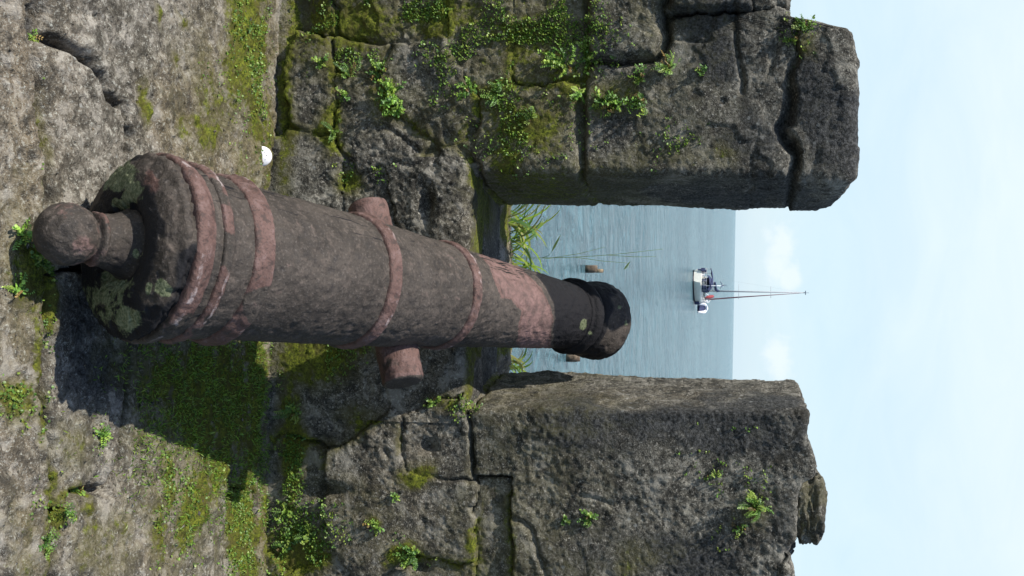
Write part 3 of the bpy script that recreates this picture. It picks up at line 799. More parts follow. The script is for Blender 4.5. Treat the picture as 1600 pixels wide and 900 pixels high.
# ------------------------------------------------------------------ loose rock on the right merlon
def rock(name, c, h, seed, mask=(.5, .2, .2), sharp=.22, sub=48):
    th = np.linspace(0, math.pi, sub + 1); ph = np.linspace(0, 2 * math.pi, 2 * sub, endpoint=False)
    Tm, Pm = np.meshgrid(th, ph, indexing='ij')
    D = np.stack([np.sin(Tm) * np.cos(Pm), np.sin(Tm) * np.sin(Pm), np.cos(Tm)], -1).reshape(-1, 3)
    # boxier
    k = 1 / np.maximum((np.abs(D) ** 3).sum(1) ** (1 / 3), 1e-6)
    D0 = D * k[:, None]
    rr = 1 + sharp * fbm(D0, 1.3, 3, .55, seed) + .07 * fbm(D0, 5, 3, .6, seed + 5)
    V = np.asarray(c) + D0 * rr[:, None] * np.asarray(h)
    I = np.arange(len(V)).reshape(sub + 1, 2 * sub); J = np.roll(I, -1, 1)
    Q = np.stack([I[:-1], I[1:], J[1:], J[:-1]], -1).reshape(-1, 4)
    mo = mask[0] * sstep(.3, .7, vnoise(V, 14, seed)); one = np.ones(len(V))
    return mk(name, V, Q, MAT_WALL, None, {'mask': np.stack([mo, mask[1] * one, mask[2] * one, one], -1)}), V
pc = atY(1262, 790, 3.52)
o, RV_ = rock('loose_rock', pc + np.array([0, 0, .0]), (.108, .10, .050), 301, (.2, .45, .25), .2)
tag(o, 'lumpy brown mossy rock lying loose on top of the right merlon', 'rock')

# ------------------------------------------------------------------ plants
GREENS = np.array([(.15, .27, .04), (.20, .32, .05), (.10, .20, .035), (.26, .35, .06), (.075, .16, .03)])
class Leaves:
    def __init__(s): s.V = []; s.Q = []; s.C = []; s.n = 0
    def quad(s, p, d, side, L, W, c, bend=0.0, nrm=None):
        """diamond leaf from p along d"""
        n = np.cross(d, side)
        a = p; b = p + d * L * .5 + side * W - n * bend; e = p + d * L + n * bend * .5; f = p + d * L * .5 - side * W - n * bend
        s.V += [a, b, e, f]; s.Q.append((s.n, s.n + 1, s.n + 2, s.n + 3)); s.C += [c] * 4; s.n += 4
    def rnd(s, p, d, side, R, c):
        """round six-sided leaflet"""
        n = np.cross(d, side); base = s.n
        ctr = p + d * R
        pts = [p, ctr + side * R * .9 - d * R * .25 + n * R * .15, ctr + side * R * .75 + d * R * .6, ctr + d * R * 1.05 - n * R * .1, ctr - side * R * .75 + d * R * .6, ctr - side * R * .9 - d * R * .25 + n * R * .15]
        s.V += pts; s.Q.append((base, base + 1, base + 2, base + 3)); s.Q.append((base, base + 3, base + 4, base + 5)); s.C += [c] * 6; s.n += 6
    def strip(s, pts, ws, side, c, c2=None):
        base = s.n
        for i, (p, w) in enumerate(zip(pts, ws)):
            s.V += [p - side * w, p + side * w]
            cc = c if c2 is None else [c[k] + (c2[k] - c[k]) * i / (len(pts) - 1) for k in range(3)]
            s.C += [cc, cc]
        for i in range(len(pts) - 1):
            b = base + 2 * i; s.Q.append((b, b + 1, b + 3, b + 2))
        s.n += 2 * len(pts)
    def build(s, name, parent=None):
        C = np.asarray(s.C, float); C = np.concatenate([C, np.ones((len(C), 1))], 1)
        return mk(name, np.asarray(s.V), np.asarray(s.Q), MAT_LEAF, parent, {'tint': C}, False)

def unit(v): return v / (np.linalg.norm(v) + 1e-9)
def rdir(): return unit(rng.normal(size=3))

VV = np.concatenate([s[2] for s in SURF]); UU = np.concatenate([s[3] for s in SURF])
PV = np.concatenate([s[0] for s in SURF]); PN = np.concatenate([s[1] for s in SURF])
facing = ((CAM - PV) * PN).sum(1) > 0
inview = facing & (VV > -60) & (VV < 1400) & (UU > -60) & (UU < 960)
VIDX = np.nonzero(inview)[0]
isg = np.concatenate([np.full(len(s[0]), i == len(SURF) - 1) for i, s in enumerate(SURF)])

def anchor(v, u):
    dd = (VV[VIDX] - v) ** 2 + (UU[VIDX] - u) ** 2
    i = VIDX[int(dd.argmin())]
    return PV[i], PN[i]

def herb(v, u, size, nst, label, cat='plant', tone=1.0, name='wall_fern', spread=1.0, leaf=.0046, drop=0):
    p0, n0 = anchor(v, u); hid = int(v * 7 + u * 3)
    L = Leaves()
    for k in range(nst):
        st = p0 + rdir() * .004; nn = n0
        lat = rdir(); lat -= nn * (lat @ nn); lat = unit(lat)
        d = unit(nn * rng.uniform(.3, 1.0) + np.array([0, 0, .35]) + lat * rng.uniform(.2, 1.5))
        ln = size * rng.uniform(.35, .95)
        seg = max(3, int(ln / .0055)); p = st - nn * .004; pts = [p]
        tn = tone * rng.uniform(.7, 1.25)
        c0 = GREENS[rng.integers(0, len(GREENS))] * tn
        if rng.random() < .07: c0 = np.array([.22, .15, .05]) * tn
        habit = (hid % 2) if rng.random() < .8 else 1 - hid % 2
        sd0 = unit(np.cross(d, unit(np.array([-.45, -.6, .75]) + rdir() * .4)))
        for j in range(seg):
            d = unit(d + np.array([0, 0, -.10 - .05 * j / seg]) + rdir() * .12)
            p = p + d * ln / seg; pts.append(p)
            sd = unit(np.cross(d, rdir()))
            sd = unit(sd + .5 * unit(np.cross(d, [0, -1, .3])))
            for sg in (-1, 1):
                if habit == 1 and rng.random() < .95:
                    ld = unit(sd0 * sg + d * .45 + rdir() * .12)
                    ll = leaf * 2.3 * math.sin(math.pi * (.12 + .82 * j / seg)) ** .8
                    L.quad(p, ld, unit(np.cross(ld, unit(np.array([-.45, -.6, .75]) + rdir() * .25))), ll, leaf * .42, c0 * rng.uniform(.8, 1.2), .0006)
                elif habit != 1 and rng.random() < .85:
                    ld = unit(sd * sg + d * .5 + rdir() * .35)
                    lc = c0 * rng.uniform(.75, 1.3)
                    # leaflets turn their face to the light
                    sside = unit(np.cross(ld, unit(np.array([-.45, -.6, .75]) + rdir() * .5)))
                    L.rnd(p, ld, sside, leaf * rng.uniform(.55, 1.15), lc)
        L.strip(pts, np.linspace(.0012, .0006, len(pts)), unit(np.cross(d, rdir())), c0 * .6)
    o = L.build(name)
    return tag(o, label, cat, 'small ferns and weeds rooted in the masonry')

HERBS = [
 (545,120,.07,16,'bushy green fern between the big rough stone and the smooth oval stone',1.1),
 (590,112,.06,14,'small bright fern at the left edge of the big rough stone',1.1),
 (612,150,.075,20,'dense yellow green fern hanging beside the big rough stone',1.35),
 (620,172,.05,12,'lowest yellowish sprig of the ferns beside the big rough stone',1.35),
 (540,150,.035,7,'tiny sprig beside the smooth oval stone',1.1),
 (508,98,.04,8,'little clover like weed above the smooth oval stone at left',1.0),
 (520,205,.05,9,'small weed in the mossy joint below the smooth oval stone',1.0),
 (540,285,.055,12,'round leaved weed in the joint just behind the left trunnion',1.0),
 (728,140,.06,12,'upright sprigs at the corner of the mossy block',1.2),
 (775,148,.06,12,'thin yellowish sprigs along the crack above the mossy block',1.3),
 (720,85,.035,8,'small sprig above the big rough stone near the middle of left wall',1.0),
 (880,98,.085,24,'large feathery fern left of the rounded boulder',1.25),
 (912,85,.075,20,'feathery fern right against the rounded boulder',1.25),
 (903,142,.055,10,'spiky sprig at the crack between mossy block and upper block',1.3),
 (935,158,.055,16,'leafy fern in the row below the rounded boulder, nearest the crack',1.15),
 (962,160,.06,18,'leafy fern in the middle of the row below the rounded boulder',1.15),
 (1002,160,.055,18,'leafy fern ending the row below the rounded boulder',1.15),
 (1000,118,.045,10,'narrow fern just below the rounded boulder',1.15),
 (1040,105,.06,18,'light green fern beside the black gap next to the boulder',1.2),
 (1098,114,.03,6,'tiny two stem sprig alone on the upper left block',1.2),
 (830,185,.045,12,'bluish green weed in the middle of the mossy block',.9),
 (1255,45,.05,12,'yellow green weed in the notch beside the capstone',1.0),
 (1238,62,.04,8,'small weeds in the upper end of the capstone crack',1.0),
 (1178,795,.075,26,'biggest fern high on the right merlon near its top',1.0),
 (1155,825,.035,8,'small sprigs just beside the biggest fern of the right merlon',1.0),
 (1117,742,.032,8,'small Y shaped sprig on the right merlon',1.0),
 (920,808,.038,14,'small compact fern low on the right merlon',1.1),
 (881,813,.028,8,'tiny fern beside the compact fern low on the right merlon',1.0),
 (588,818,.035,10,'small fern on a moss cushion of the pale right stone',1.1),
 (640,862,.055,18,'fern growing from a big moss cushion at the right edge',1.1),
 (618,775,.03,7,'small sprig under the dark mossy hollow on the right',1.2),
 (718,622,.06,16,'grey green weed in the joint at the foot of the right reveal',.95),
 (680,630,.035,7,'small grassy weed beside the right trunnion shadow',.9),
 (444,800,.05,12,'leafy weed at the wall foot on the right, nearest the shadow',1.0),
 (446,850,.055,16,'leafy weed at the wall foot near the right edge',1.0),
 (480,835,.05,14,'weed climbing the dark stones near the right edge',1.0),
 (455,640,.06,16,'shaded green weed at the wall foot right of the cannon',.8),
 (510,575,.06,18,'shaded green weed on the wall under the barrel',.8),
]
for v, u, s, n, lb, tn in HERBS: herb(v, u, s * 1.12, int(n * 1.35), lb, 'fern', tn)
GHERBS = [
 (30,365,.05,16,'feathery yellow green fern beside the cannon knob',1.5),
 (45,405,.06,18,'dark green fern tucked under the cannon knob',.8),
 (22,455,.055,16,'bright fern on the paving just right of the cannon knob',1.5),
 (70,565,.04,12,'yellowish fern in the paving crack right of the breech',1.3),
 (60,600,.035,10,'small fern further along the same paving crack',1.1),
 (158,680,.035,10,'lone yellow green sprig on the paving at the edge of the cannon shadow',1.4),
 (135,768,.04,14,'bright fern in the slanting crack at lower right',1.2),
 (95,800,.035,12,'fern at the corner of the slanting crack',1.0),
 (76,850,.04,14,'green weed in the long crack at the right edge',.9),
 (75,52,.03,10,'small bright weed in the dark hole of the paving',1.2),
 (70,245,.022,6,'tiny weed in the long paving crack left of the knob',1.1),
 (180,153,.018,5,'tiny weed in the diagonal paving crack',1.2),
]
for v, u, s, n, lb, tn in GHERBS: herb(v, u, s, n, lb, 'fern', tn, 'paving_fern', leaf=.0042)

# sprouts nobody could count
SPROUT = [(640,25,110,30,1.),(840,45,80,40,1.),(740,60,60,40,.6),(820,200,60,40,.5),(690,100,20,60,.4),(545,60,40,40,.8),(780,150,20,20,.5),(920,60,30,40,.6),
 (470,850,30,45,1.),(455,690,14,90,1.),(480,560,40,30,.9),(540,530,30,30,.6),(720,635,20,14,.5),(500,820,30,30,.4),(1150,770,60,50,.12),(1080,230,40,30,.25),(1250,50,20,30,.3),(650,860,20,20,.6),(560,280,30,20,.5)]
w = blobs(VV[VIDX], UU[VIDX], SPROUT) * (~isg[VIDX]) * (vnoise(PV[VIDX], 14, 401) > .5) * (PN[VIDX, 1] < -.2)
ids = rng.choice(VIDX, size=3200, p=w / w.sum(), replace=False)
L = Leaves()
for i in ids:
    p = PV[i]; n = PN[i]; c0 = GREENS[rng.integers(0, 4)] * rng.uniform(.6, 1.1)
    for k in range(rng.integers(2, 6)):
        d = unit(n + rdir() * .9 + np.array([0, 0, .2])); st = p + rdir() * .006 + n * .003
        L.rnd(st, d, unit(np.cross(d, unit(np.array([-.45, -.6, .75]) + rdir() * .5))), rng.uniform(.0018, .0046), c0 * rng.uniform(.8, 1.2))
tag(L.build('wall_sprouts'), 'tiny green seedlings dotted over the mossy wall stones', 'sprouts', kind='stuff')

gm = np.concatenate([np.zeros(sum(len(s[0]) for s in SURF[:-1])), SURF[-1][2] * 0])
GSPR = [(330,640,85,95,1.),(400,640,26,130,.9),(250,600,40,60,.35),(345,720,24,50,.7)]
w = blobs(VV[VIDX], UU[VIDX], GSPR) * isg[VIDX] * (.05 + sstep(.42, .62, vnoise(PV[VIDX], 14, 405))) * (.15 + sstep(.35, .6, vnoise(PV[VIDX], 45, 406)))
ids = rng.choice(VIDX, size=7500, p=w / w.sum(), replace=False)
L = Leaves()
for i in ids:
    p = PV[i]; c0 = np.array([(.16, .30, .03), (.20, .34, .035), (.25, .33, .055), (.09, .17, .025)][rng.integers(0, 4)]) * rng.uniform(.7, 1.2)
    d = unit(np.array([0, -.1, .7]) + rdir() * .9); d[2] = abs(d[2])
    L.quad(p, d, unit(np.cross(d, rdir())), rng.uniform(.007, .021), rng.uniform(.0009, .0021), c0, .001)
tag(L.build('ground_moss'), 'dark green stringy moss carpet on the shaded paving right of the cannon', 'moss', kind='stuff')
GSP2 = [(392,60,26,90,.9),(385,820,22,80,1.),(408,120,10,120,.6),(255,745,10,50,.5),(290,800,18,60,.6),(240,810,14,60,.35),(70,500,8,80,.5),(15,630,20,30,.8),(345,110,10,30,.3),(65,230,6,60,.2),(80,790,20,30,.4),(155,690,8,16,.4),(315,130,10,20,.3),(70,640,8,40,.5)]
w = blobs(VV[VIDX], UU[VIDX], GSP2) * isg[VIDX] * (.05 + (vnoise(PV[VIDX], 22, 407) > .52))
ids = rng.choice(VIDX, size=2600, p=w / w.sum(), replace=False)
L = Leaves()
for i in ids:
    p = PV[i]; c0 = GREENS[rng.integers(0, 4)] * rng.uniform(.6, 1.15)
    for k in range(rng.integers(1, 4)):
        d = unit(np.array([0, 0, .5]) + rdir()); d[2] = abs(d[2])
        L.rnd(p + rdir() * .004, d, unit(np.cross(d, unit(np.array([-.3, -.2, .9]) + rdir() * .6))), rng.uniform(.0016, .0042), c0 * rng.uniform(.8, 1.2))
tag(L.build('paving_sprouts'), 'tiny bright seedlings scattered over the sunlit mossy paving', 'sprouts', kind='stuff')

# loose grit on the paving
gi = VIDX[isg[VIDX] & (VV[VIDX] < 440)]
ids = rng.choice(gi, size=1500, replace=False)
m = MB(); cols = []
for i in ids:
    r_ = rng.uniform(.0012, .0032) * (1 + 1.2 * (rng.random() > .95)); p = PV[i] + np.array([0, 0, r_ * .4])
    R_ = np.array([rdir(), rdir(), rdir()]) * .35 + np.eye(3)
    Vp = np.array([(1, 0, 0), (-1, 0, 0), (0, 1, 0), (0, -1, 0), (0, 0, .7), (0, 0, -.7)]) @ R_ * r_ + p
    m.add(Vp, None, [(0, 2, 4), (2, 1, 4), (1, 3, 4), (3, 0, 4), (2, 0, 5), (1, 2, 5), (3, 1, 5), (0, 3, 5)])
    k = [(.0, .0, .2), (.0, .6, .1), (0, 0, 1), (0, .2, .6)][rng.integers(0, 4)]; cols += [(*k, 1)] * 6
o = m.build('grit', MAT_GROUND, None, False, None, {'mask': cols})
tag(o, 'loose grit and stone crumbs strewn over the paving', 'grit', kind='stuff')

# grass behind the sill
def tuft(v, u, n, ln, label, lean=0.0, wd=.0055, Y=4.30):
    p0 = atY(v, u, Y); 
    i = int(((BANK[:, 0] - p0[0]) ** 2 + (BANK[:, 1] - Y) ** 2).argmin()); p0 = BANK[i]
    L = Leaves()
    for k in range(n):
        a = rng.uniform(-1, 1); d = unit(np.array([a * .9 + lean, rng.normal() * .35, 1.0]))
        l = ln * rng.uniform(.5, 1.1); p = p0 + np.array([rng.normal() * .02, rng.normal() * .02, -.01]); pts = [p]
        for j in range(8):
            d = unit(d + np.array([np.sign(a + lean) * .10, 0, -.09 - .10 * abs(a)]) * (j / 5)); p = p + d * l / 8; pts.append(p)
        c = np.array([(.27, .42, .05), (.20, .36, .06), (.34, .44, .09), (.13, .26, .08), (.36, .36, .12)][rng.integers(0, 5)]) * rng.uniform(.8, 1.2)
        w_ = wd * rng.uniform(.6, 1.2)
        side = unit(np.cross(d, [0, 1, .2])) * .92 + np.array([0, .35, 0])
        L.strip(pts, [w_ * .5, w_ * .9, w_, w_, w_ * .95, w_ * .85, w_ * .65, w_ * .4, w_ * .05], unit(side), c * .8, c * 1.15)
    return tag(L.build('grass_tuft'), label, 'grass', 'grass growing along the sill')
tuft(790, 332, 15, .19, 'thick grass tuft against the left reveal', .1)
tuft(790, 352, 13, .21, 'grass tuft second from the left reveal, with one broad dark blade', .0)
tuft(792, 376, 16, .24, 'tallest leaning green grass tuft beside the barrel', -.35)
tuft(792, 398, 14, .18, 'low grass tuft half hidden by the left side of the barrel', -.2)
tuft(792, 428, 10, .14, 'short grass mostly hidden behind the barrel', .1)
tuft(792, 566, 16, .15, 'short bushy grass tuft between barrel and right merlon', .0)
# tall seed stalk
p0 = atY(790, 403, 4.25); i = int(((BANK[:, 0] - p0[0]) ** 2 + (BANK[:, 1] - 4.25) ** 2).argmin()); p0 = BANK[i]
p1 = atY(1036, 389, 4.25)
L = Leaves(); pts = [p0 + (p1 - p0) * k / 14 + np.array([.012 * math.sin(k / 14 * math.pi), 0, 0]) for k in range(15)]
gc = np.array((.17, .25, .08)); sx = np.array([1., 0, 0])
L.strip(pts, np.linspace(.0015, .0006, 15), sx, gc)
def branch(a, b, w=.0009, c=gc):
    a = np.asarray(a); b = np.asarray(b); m = (a + b) / 2 + np.array([.004, 0, .006])
    L.strip([a, m, b], [w, w, w * .6], unit(np.cross(b - a, [0, 1, 0])), c)
branch(pts[4], atY(945, 386, 4.24)); branch(pts[6], atY(982, 411, 4.26)); branch(pts[9], atY(1025, 401, 4.25)); branch(pts[3], atY(866, 402, 4.27))
for a, b, w_ in (((862,393),(876,367),.007), ((975,421),(985,408),.005)):
    A_ = atY(*a, 4.24); B_ = atY(*b, 4.24); d = B_ - A_
    L.strip([A_, A_ + d * .3, A_ + d * .65, B_], [.0008, w_ * .7, w_ * .55, .0003], unit(np.cross(d, [0, 1, .3])), gc * 1.1)
branch(pts[3], atY(862,393,4.24)); branch(atY(982, 411, 4.26), atY(976, 421, 4.24))
tag(L.build('tall_grass_stalk'), 'tall thin branching grass stalk rising in front of the sea', 'grass')

# ------------------------------------------------------------------ white plastic disc in the joint
MAT_WHITE = plain('white_plastic', (.8, .8, .82), .35, 0, 30, .03)
MAT_HOLE_SHADE = plain('hole_shade_colour', (.05, .05, .05), .8)  # dark colour standing in for the shade inside small holes
pd = atZ(409, 244, 0.0)
DISC = empty('plastic_disc', pd)
tag(DISC, 'small white plastic disc standing half sunk in the paving joint at the wall foot', 'disc')
fwd = unit(np.array([pd[0] * -1 * .0 - pd[0], -pd[1], (1.5 - pd[2]) * .6])); rx = unit(np.cross([0, 0, 1.], fwd)) * -1; uz = np.cross(fwd, rx) ; 
if uz[2] < 0: uz = -uz
m = MB(); n = 48; rings = [(0, .0085), (.012, .008), (.022, .0055), (.029, .002), (.032, -.002), (.032, -.007), (0.0, -.007)]
V = []; 
for r_, h_ in rings:
    for k in range(n):
        t_ = 2 * math.pi * k / n; V.append(pd + rx * r_ * math.cos(t_) + uz * r_ * math.sin(t_) + fwd * h_)
Qd = [(i * n + k, i * n + (k + 1) % n, (i + 1) * n + (k + 1) % n, (i + 1) * n + k) for i in range(len(rings) - 1) for k in range(n)]
mk('disc_body', V, np.array(Qd), MAT_WHITE, DISC)
for dx, dz in ((-.011, .011), (.002, .017), (.013, .010)):
    m = MB(); c = pd + rx * dx + uz * dz + fwd * .0068
    m.tube([c - fwd * .002, c + fwd * .0004], .0016, 10); m.build('hole_shade_dot', MAT_HOLE_SHADE, DISC)  # raised dark dot painted in place of a shaded hole

# ------------------------------------------------------------------ pilings
def wood_mat():
    t = NT('wet_timber'); P = t.pos(); sx = t.n('ShaderNodeSeparateXYZ'); t.l(P, sx.inputs[0])
    n = t.noise(P, 9, 5); c = t.mix(t.ss(n, .3, .7), (.06, .042, .028), (.15, .11, .075))
    wet = t.ss(t.math('ADD', sx.outputs[2], t.math('MULTIPLY', n, .25)), -3.95, -3.72)
    return t.finish(t.mix(wet, (.018, .02, .014), c), .8, t.bump(n, .6, .03))
MAT_WOOD = wood_mat()
MAT_WOODT = plain('weathered_timber_top', (.22, .17, .11), .85, 0, 12, .3)
def piling(v, u, w, h1, w2, h2, dx, label):
    b = atZ(v, u, SEA)
    E_ = empty('timber_piling', b); tag(E_, label, 'piling', 'old jetty pilings in the sea')
    m = MB(); pts = [b + np.array([.01 * math.sin(z * 9), 0, z]) for z in np.linspace(-1.5, h1, 12)]
    m.tube(pts, list(np.linspace(w * .52, w * .48, 11)) + [w * .44], 20); m.build('post', MAT_WOOD, E_)
    if h2 > 0:
        m = MB(); c = b + np.array([dx, 0, h1 - .05])
        m.tube([c, c + np.array([0, 0, h2 + .03]), c + np.array([.01, 0, h2 + .05])], [w2 / 2, w2 / 2 * .95, w2 / 2 * .8], 14); m.build('broken_top', MAT_WOODT, E_)
piling(915, 420, .31, .45, .15, .24, .07, 'brown timber piling with a stepped broken top left of the muzzle')
piling(885, 559, .28, .46, .0, 0, 0, 'brown timber piling stub half hidden right of the muzzle')

# ------------------------------------------------------------------ sailboat
MAT_HULL = plain('cream_gelcoat', (.70, .68, .60), .3, 0, 3, .06)
MAT_NAVY = plain('navy_canvas', (.035, .045, .10), .8, 0, 6, .3)
MAT_GLASS = plain('dark_window', (.02, .03, .04), .15)
MAT_ALU = plain('aluminium', (.34, .35, .37), .55, 0)
MAT_RED = plain('faded_red_cloth', (.26, .05, .055), .8, 0, 6, .25)
MAT_MAROON = plain('maroon_sunstrip', (.16, .07, .09), .8, 0, 6, .2)
MAT_BOOT = plain('dark_antifouling', (.03, .03, .04), .6)
bp = atZ(1082.5, 433, SEA)
HD = rad(17)
def bxf(V):
    V = np.asarray(V, float)
    x, y, z = V[:, 0], V[:, 1], V[:, 2]
    fx = np.array([math.sin(HD), math.cos(HD), 0]); sy = np.array([math.cos(HD), -math.sin(HD), 0])   # y = starboard
    return bp + x[:, None] * fx + y[:, None] * sy + z[:, None] * np.array([0, 0, 1.])
BOAT = empty('sailboat', bp)
tag(BOAT, 'cream hulled cruising sailboat anchored on the sea with bare mast and navy canvas', 'sailboat')
st = [(-.35, .85, 1.15), (0, 1.25, 1.22), (1.5, 1.62, 1.15), (3.5, 1.82, 1.1), (5.5, 1.8, 1.12), (7.5, 1.45, 1.2), (9.3, .8, 1.32), (10.5, .28, 1.42), (11, .03, 1.48)]
def section(b, s, lo=-.5, n=9):
    o = []
    for k in range(n):
        p = k / (n - 1) * math.pi / 2
        o.append((b * math.cos(p) ** .55, s - (s - lo) * math.sin(p) ** 1.15))
    return o
m = MB(); V = []
for x, b, s in st:
    c = section(b, s, -.5 if x > 0 else -.1)
    for y, z in c: V.append((x, y, z))
    for y, z in c[-2::-1]: V.append((x, -y, z))
n = 17
Qh = [(i * n + k, i * n + k + 1, (i + 1) * n + k + 1, (i + 1) * n + k) for i in range(len(st) - 1) for k in range(n - 1)]
Qh += [(i * n, (i + 1) * n, (i + 1) * n + n - 1, i * n + n - 1) for i in range(len(st) - 1)]    # deck
m.add(V, Qh, None)
m.add([V[k] for k in range(n)], None, [(0, k, k + 1) for k in range(1, n - 1)])
hull = m.build('hull', MAT_HULL, BOAT, True, bxf)
m = MB(); V = []
for x, b, s in st:
    for z in (-.02, .16): 
        b2 = np.interp(z, [c[1] for c in section(b, s)][::-1], [c[0] for c in section(b, s)][::-1]) + .015
        V.append((x - (.02 if x < 0 else 0), b2, z))
    for z in (.16, -.02):
        b2 = np.interp(z, [c[1] for c in section(b, s)][::-1], [c[0] for c in section(b, s)][::-1]) + .015
        V.append((x - (.02 if x < 0 else 0), -b2, z))
Qb = [(i * 4 + a, i * 4 + a + 1, i * 4 + a + 5, i * 4 + a + 4) for i in range(len(st) - 1) for a in (0, 2)] + [(0, 1, 2, 3)]
m.add(V, Qb); m.build('boot_stripe', MAT_BOOT, hull, True, bxf)
m = MB()
for z, r_ in ((0.28, .07), (.9, .07)): pass
for x in (5.6, 7.3):
    b = np.interp(x, [s[0] for s in st], [s[1] for s in st])
    m = MB(); m.tube([(x, b + .1, .05), (x, b + .12, .15), (x, b + .12, .7), (x, b + .1, .8)], [.06, .15, .15, .05], 10)
    m.build('fender', MAT_NAVY, hull, True, bxf)
m = MB(); m.box((-.45, -.95, 1.35), (.16, .2, .28)); m.box((-.5, -.95, .95), (.07, .07, .3)); m.build('outboard_motor', MAT_NAVY, BOAT, False, bxf)
m = MB()
for y in (-1.2, -.6, 0, .6, 1.2): m.tube([(-.2, y, 1.15), (-.25, y, 1.85)], .03, 6)
for z in (1.5, 1.85): m.tube([(1.2, -1.5, z), (-.1, -1.3, z), (-.25, 0, z), (-.1, 1.3, z), (1.2, 1.5, z)], .03, 6)
m.build('stern_rail', MAT_ALU, BOAT, True, bxf)
m = MB(); V = []
cs = [(2.6, 1.0, 1.55), (3.0, 1.15, 1.75), (5.5, 1.05, 1.75), (7.4, .7, 1.62), (7.9, .5, 1.3)]
for x, b, z in cs: V += [(x, b, 1.1), (x, b * .86, z), (x, -b * .86, z), (x, -b, 1.1)]
m.add(V, [(i * 4 + k, i * 4 + k + 1, i * 4 + k + 5, i * 4 + k + 4) for i in range(4) for k in range(3)] + [(0, 1, 2, 3), (16, 17, 18, 19)])
cab = m.build('cabin', MAT_HULL, BOAT, False, bxf)
for sg in (1, -1):
    for x in (3.5, 4.6, 5.6): 
        m = MB(); m.box((x, sg * 1.06, 1.45), (.35, .06, .09)); m.build('cabin_window', MAT_GLASS, cab, False, bxf)
m = MB(); V = []
for x, z in ((2.3, 2.2), (2.7, 2.55), (3.4, 2.45), (3.9, 1.75)): 
    for y in (-1.1, -.7, 0, .7, 1.1): V.append((x, y, z - .35 * (abs(y) / 1.1) ** 3))
m.add(V, [(i * 5 + k, i * 5 + k + 1, i * 5 + k + 6, i * 5 + k + 5) for i in range(3) for k in range(4)])
V2 = [(x - .04, y, z - .04) for x, y, z in V]; m.add(V2, [(i * 5 + k, i * 5 + k + 5, i * 5 + k + 6, i * 5 + k + 1) for i in range(3) for k in range(4)])
m.build('spray_hood', MAT_NAVY, BOAT, True, bxf)
m = MB(); V = []
for x in (-.2, .6, 1.4, 2.1):
    for y in (-1.25, -.7, 0, .7, 1.25): V.append((x, y, 2.75 - .22 * (abs(y) / 1.25) ** 2 - .05 * (x - 1) ** 2))
for k in range(20): V.append((V[k][0], V[k][1], V[k][2] - .12))
q = [(i * 5 + k, i * 5 + k + 1, i * 5 + k + 6, i * 5 + k + 5) for i in range(3) for k in range(4)]
m.add(V, q + [tuple(a + 20 for a in c[::-1]) for c in q] + [(k, k + 20, k + 21, k + 1) for k in range(4)])
bim = m.build('bimini_top', MAT_NAVY, BOAT, True, bxf)
m = MB()
for x in (0, 1.9):
    m.tube([(x + .2, -1.26, 1.2), (x, -1.2, 2.5), (x, 0, 2.6), (x, 1.2, 2.5), (x + .2, 1.26, 1.2)], .03, 6)
m.tube([(0, 1.2, 2.5), (1.9, 1.2, 2.5)], .03, 6)
m.build('bimini_frame', MAT_ALU, bim, True, bxf)
for y in (-.9, .4, 1.25):
    m = MB(); m.box((.1, y, 1.55), (.12, .16, .3)); m.build('cockpit_cushion', MAT_NAVY, BOAT, False, bxf)
for x, y, z, h_, mt in ((.4, -.5, 1.35, (.2, .15, .22), MAT_WHITE), (1.0, -1.2, 1.45, (.18, .12, .24), MAT_RED), (1.7, 1.1, 1.4, (.22, .12, .2), MAT_WHITE), (2.2, .9, 1.5, (.12, .12, .3), MAT_NAVY), (8.0, -.4, 1.5, (.3, .25, .18), MAT_WHITE), (9.0, .35, 1.55, (.2, .15, .15), MAT_NAVY)):
    m = MB(); m.box((x, y, z), h_); m.build('deck_locker', mt, BOAT, False, bxf)
MX = 6.3
m = MB(); m.tube([(MX, 0, 1.6), (MX, 0, 8), (MX, 0, 15.2)], [.11, .10, .07], 10); mast = m.build('mast', MAT_ALU, BOAT, True, bxf)
for z, l in ((6.2, 1.1), (10.6, .85)):
    m = MB(); m.tube([(MX, -l, z), (MX, l, z)], .03, 6); m.build('spreader', MAT_ALU, mast, True, bxf)
m = MB(); m.tube([(MX, 0, 15.2), (MX, 0, 15.75)], .025, 6); m.box((MX, 0, 15.3), (.18, .25, .04)); m.build('masthead_antenna', MAT_NAVY, mast, True, bxf)
m = MB(); m.tube([(-.3, 0, 1.9), (MX, 0, 15.1)], .007, 5); m.build('backstay', MAT_ALU, mast, True, bxf)
m = MB(); m.tube([(MX - .1, 0, 2.6), (MX - 4.2, 0, 2.75)], .07, 8); boom = m.build('boom', MAT_ALU, BOAT, True, bxf)
m = MB(); m.tube([(MX - .02, 0, 3.9), (MX - .1, 0, 3.2), (MX - 1, 0, 3.0), (MX - 4, 0, 2.95)], [.1, .22, .2, .13], 10); m.build('sail_cover', MAT_NAVY, boom, True, bxf)
m = MB(); m.tube([(10.7, 0, 1.6), (10.4, 0, 2.3), (9.2, 0, 5.8), (MX + .1, 0, 15.1)], [.03, .10, .10, .02], 8); m.build('furled_headsail', MAT_MAROON, BOAT, True, bxf)
m = MB()
m.tube([(9.6, .75, 1.4), (10.2, .5, 2.0), (11, 0, 2.15), (10.2, -.5, 2.0), (9.6, -.75, 1.4)], .04, 6); m.tube([(10.9, 0, 1.5), (11.4, .0, 1.7)], .14, 8); m.tube([(9.8, .6, 1.45), (11, 0, 1.75)], .05, 6)
m.build('bow_pulpit', MAT_WHITE, BOAT, True, bxf)
m = MB(); m.tube([(7.7, .6, 1.5), (8.1, .35, 2.1), (8.6, .1, 2.55), (8.9, 0, 2.3)], [.15, .27, .22, .1], 10); m.build('red_sail_bag', MAT_RED, BOAT, True, bxf)
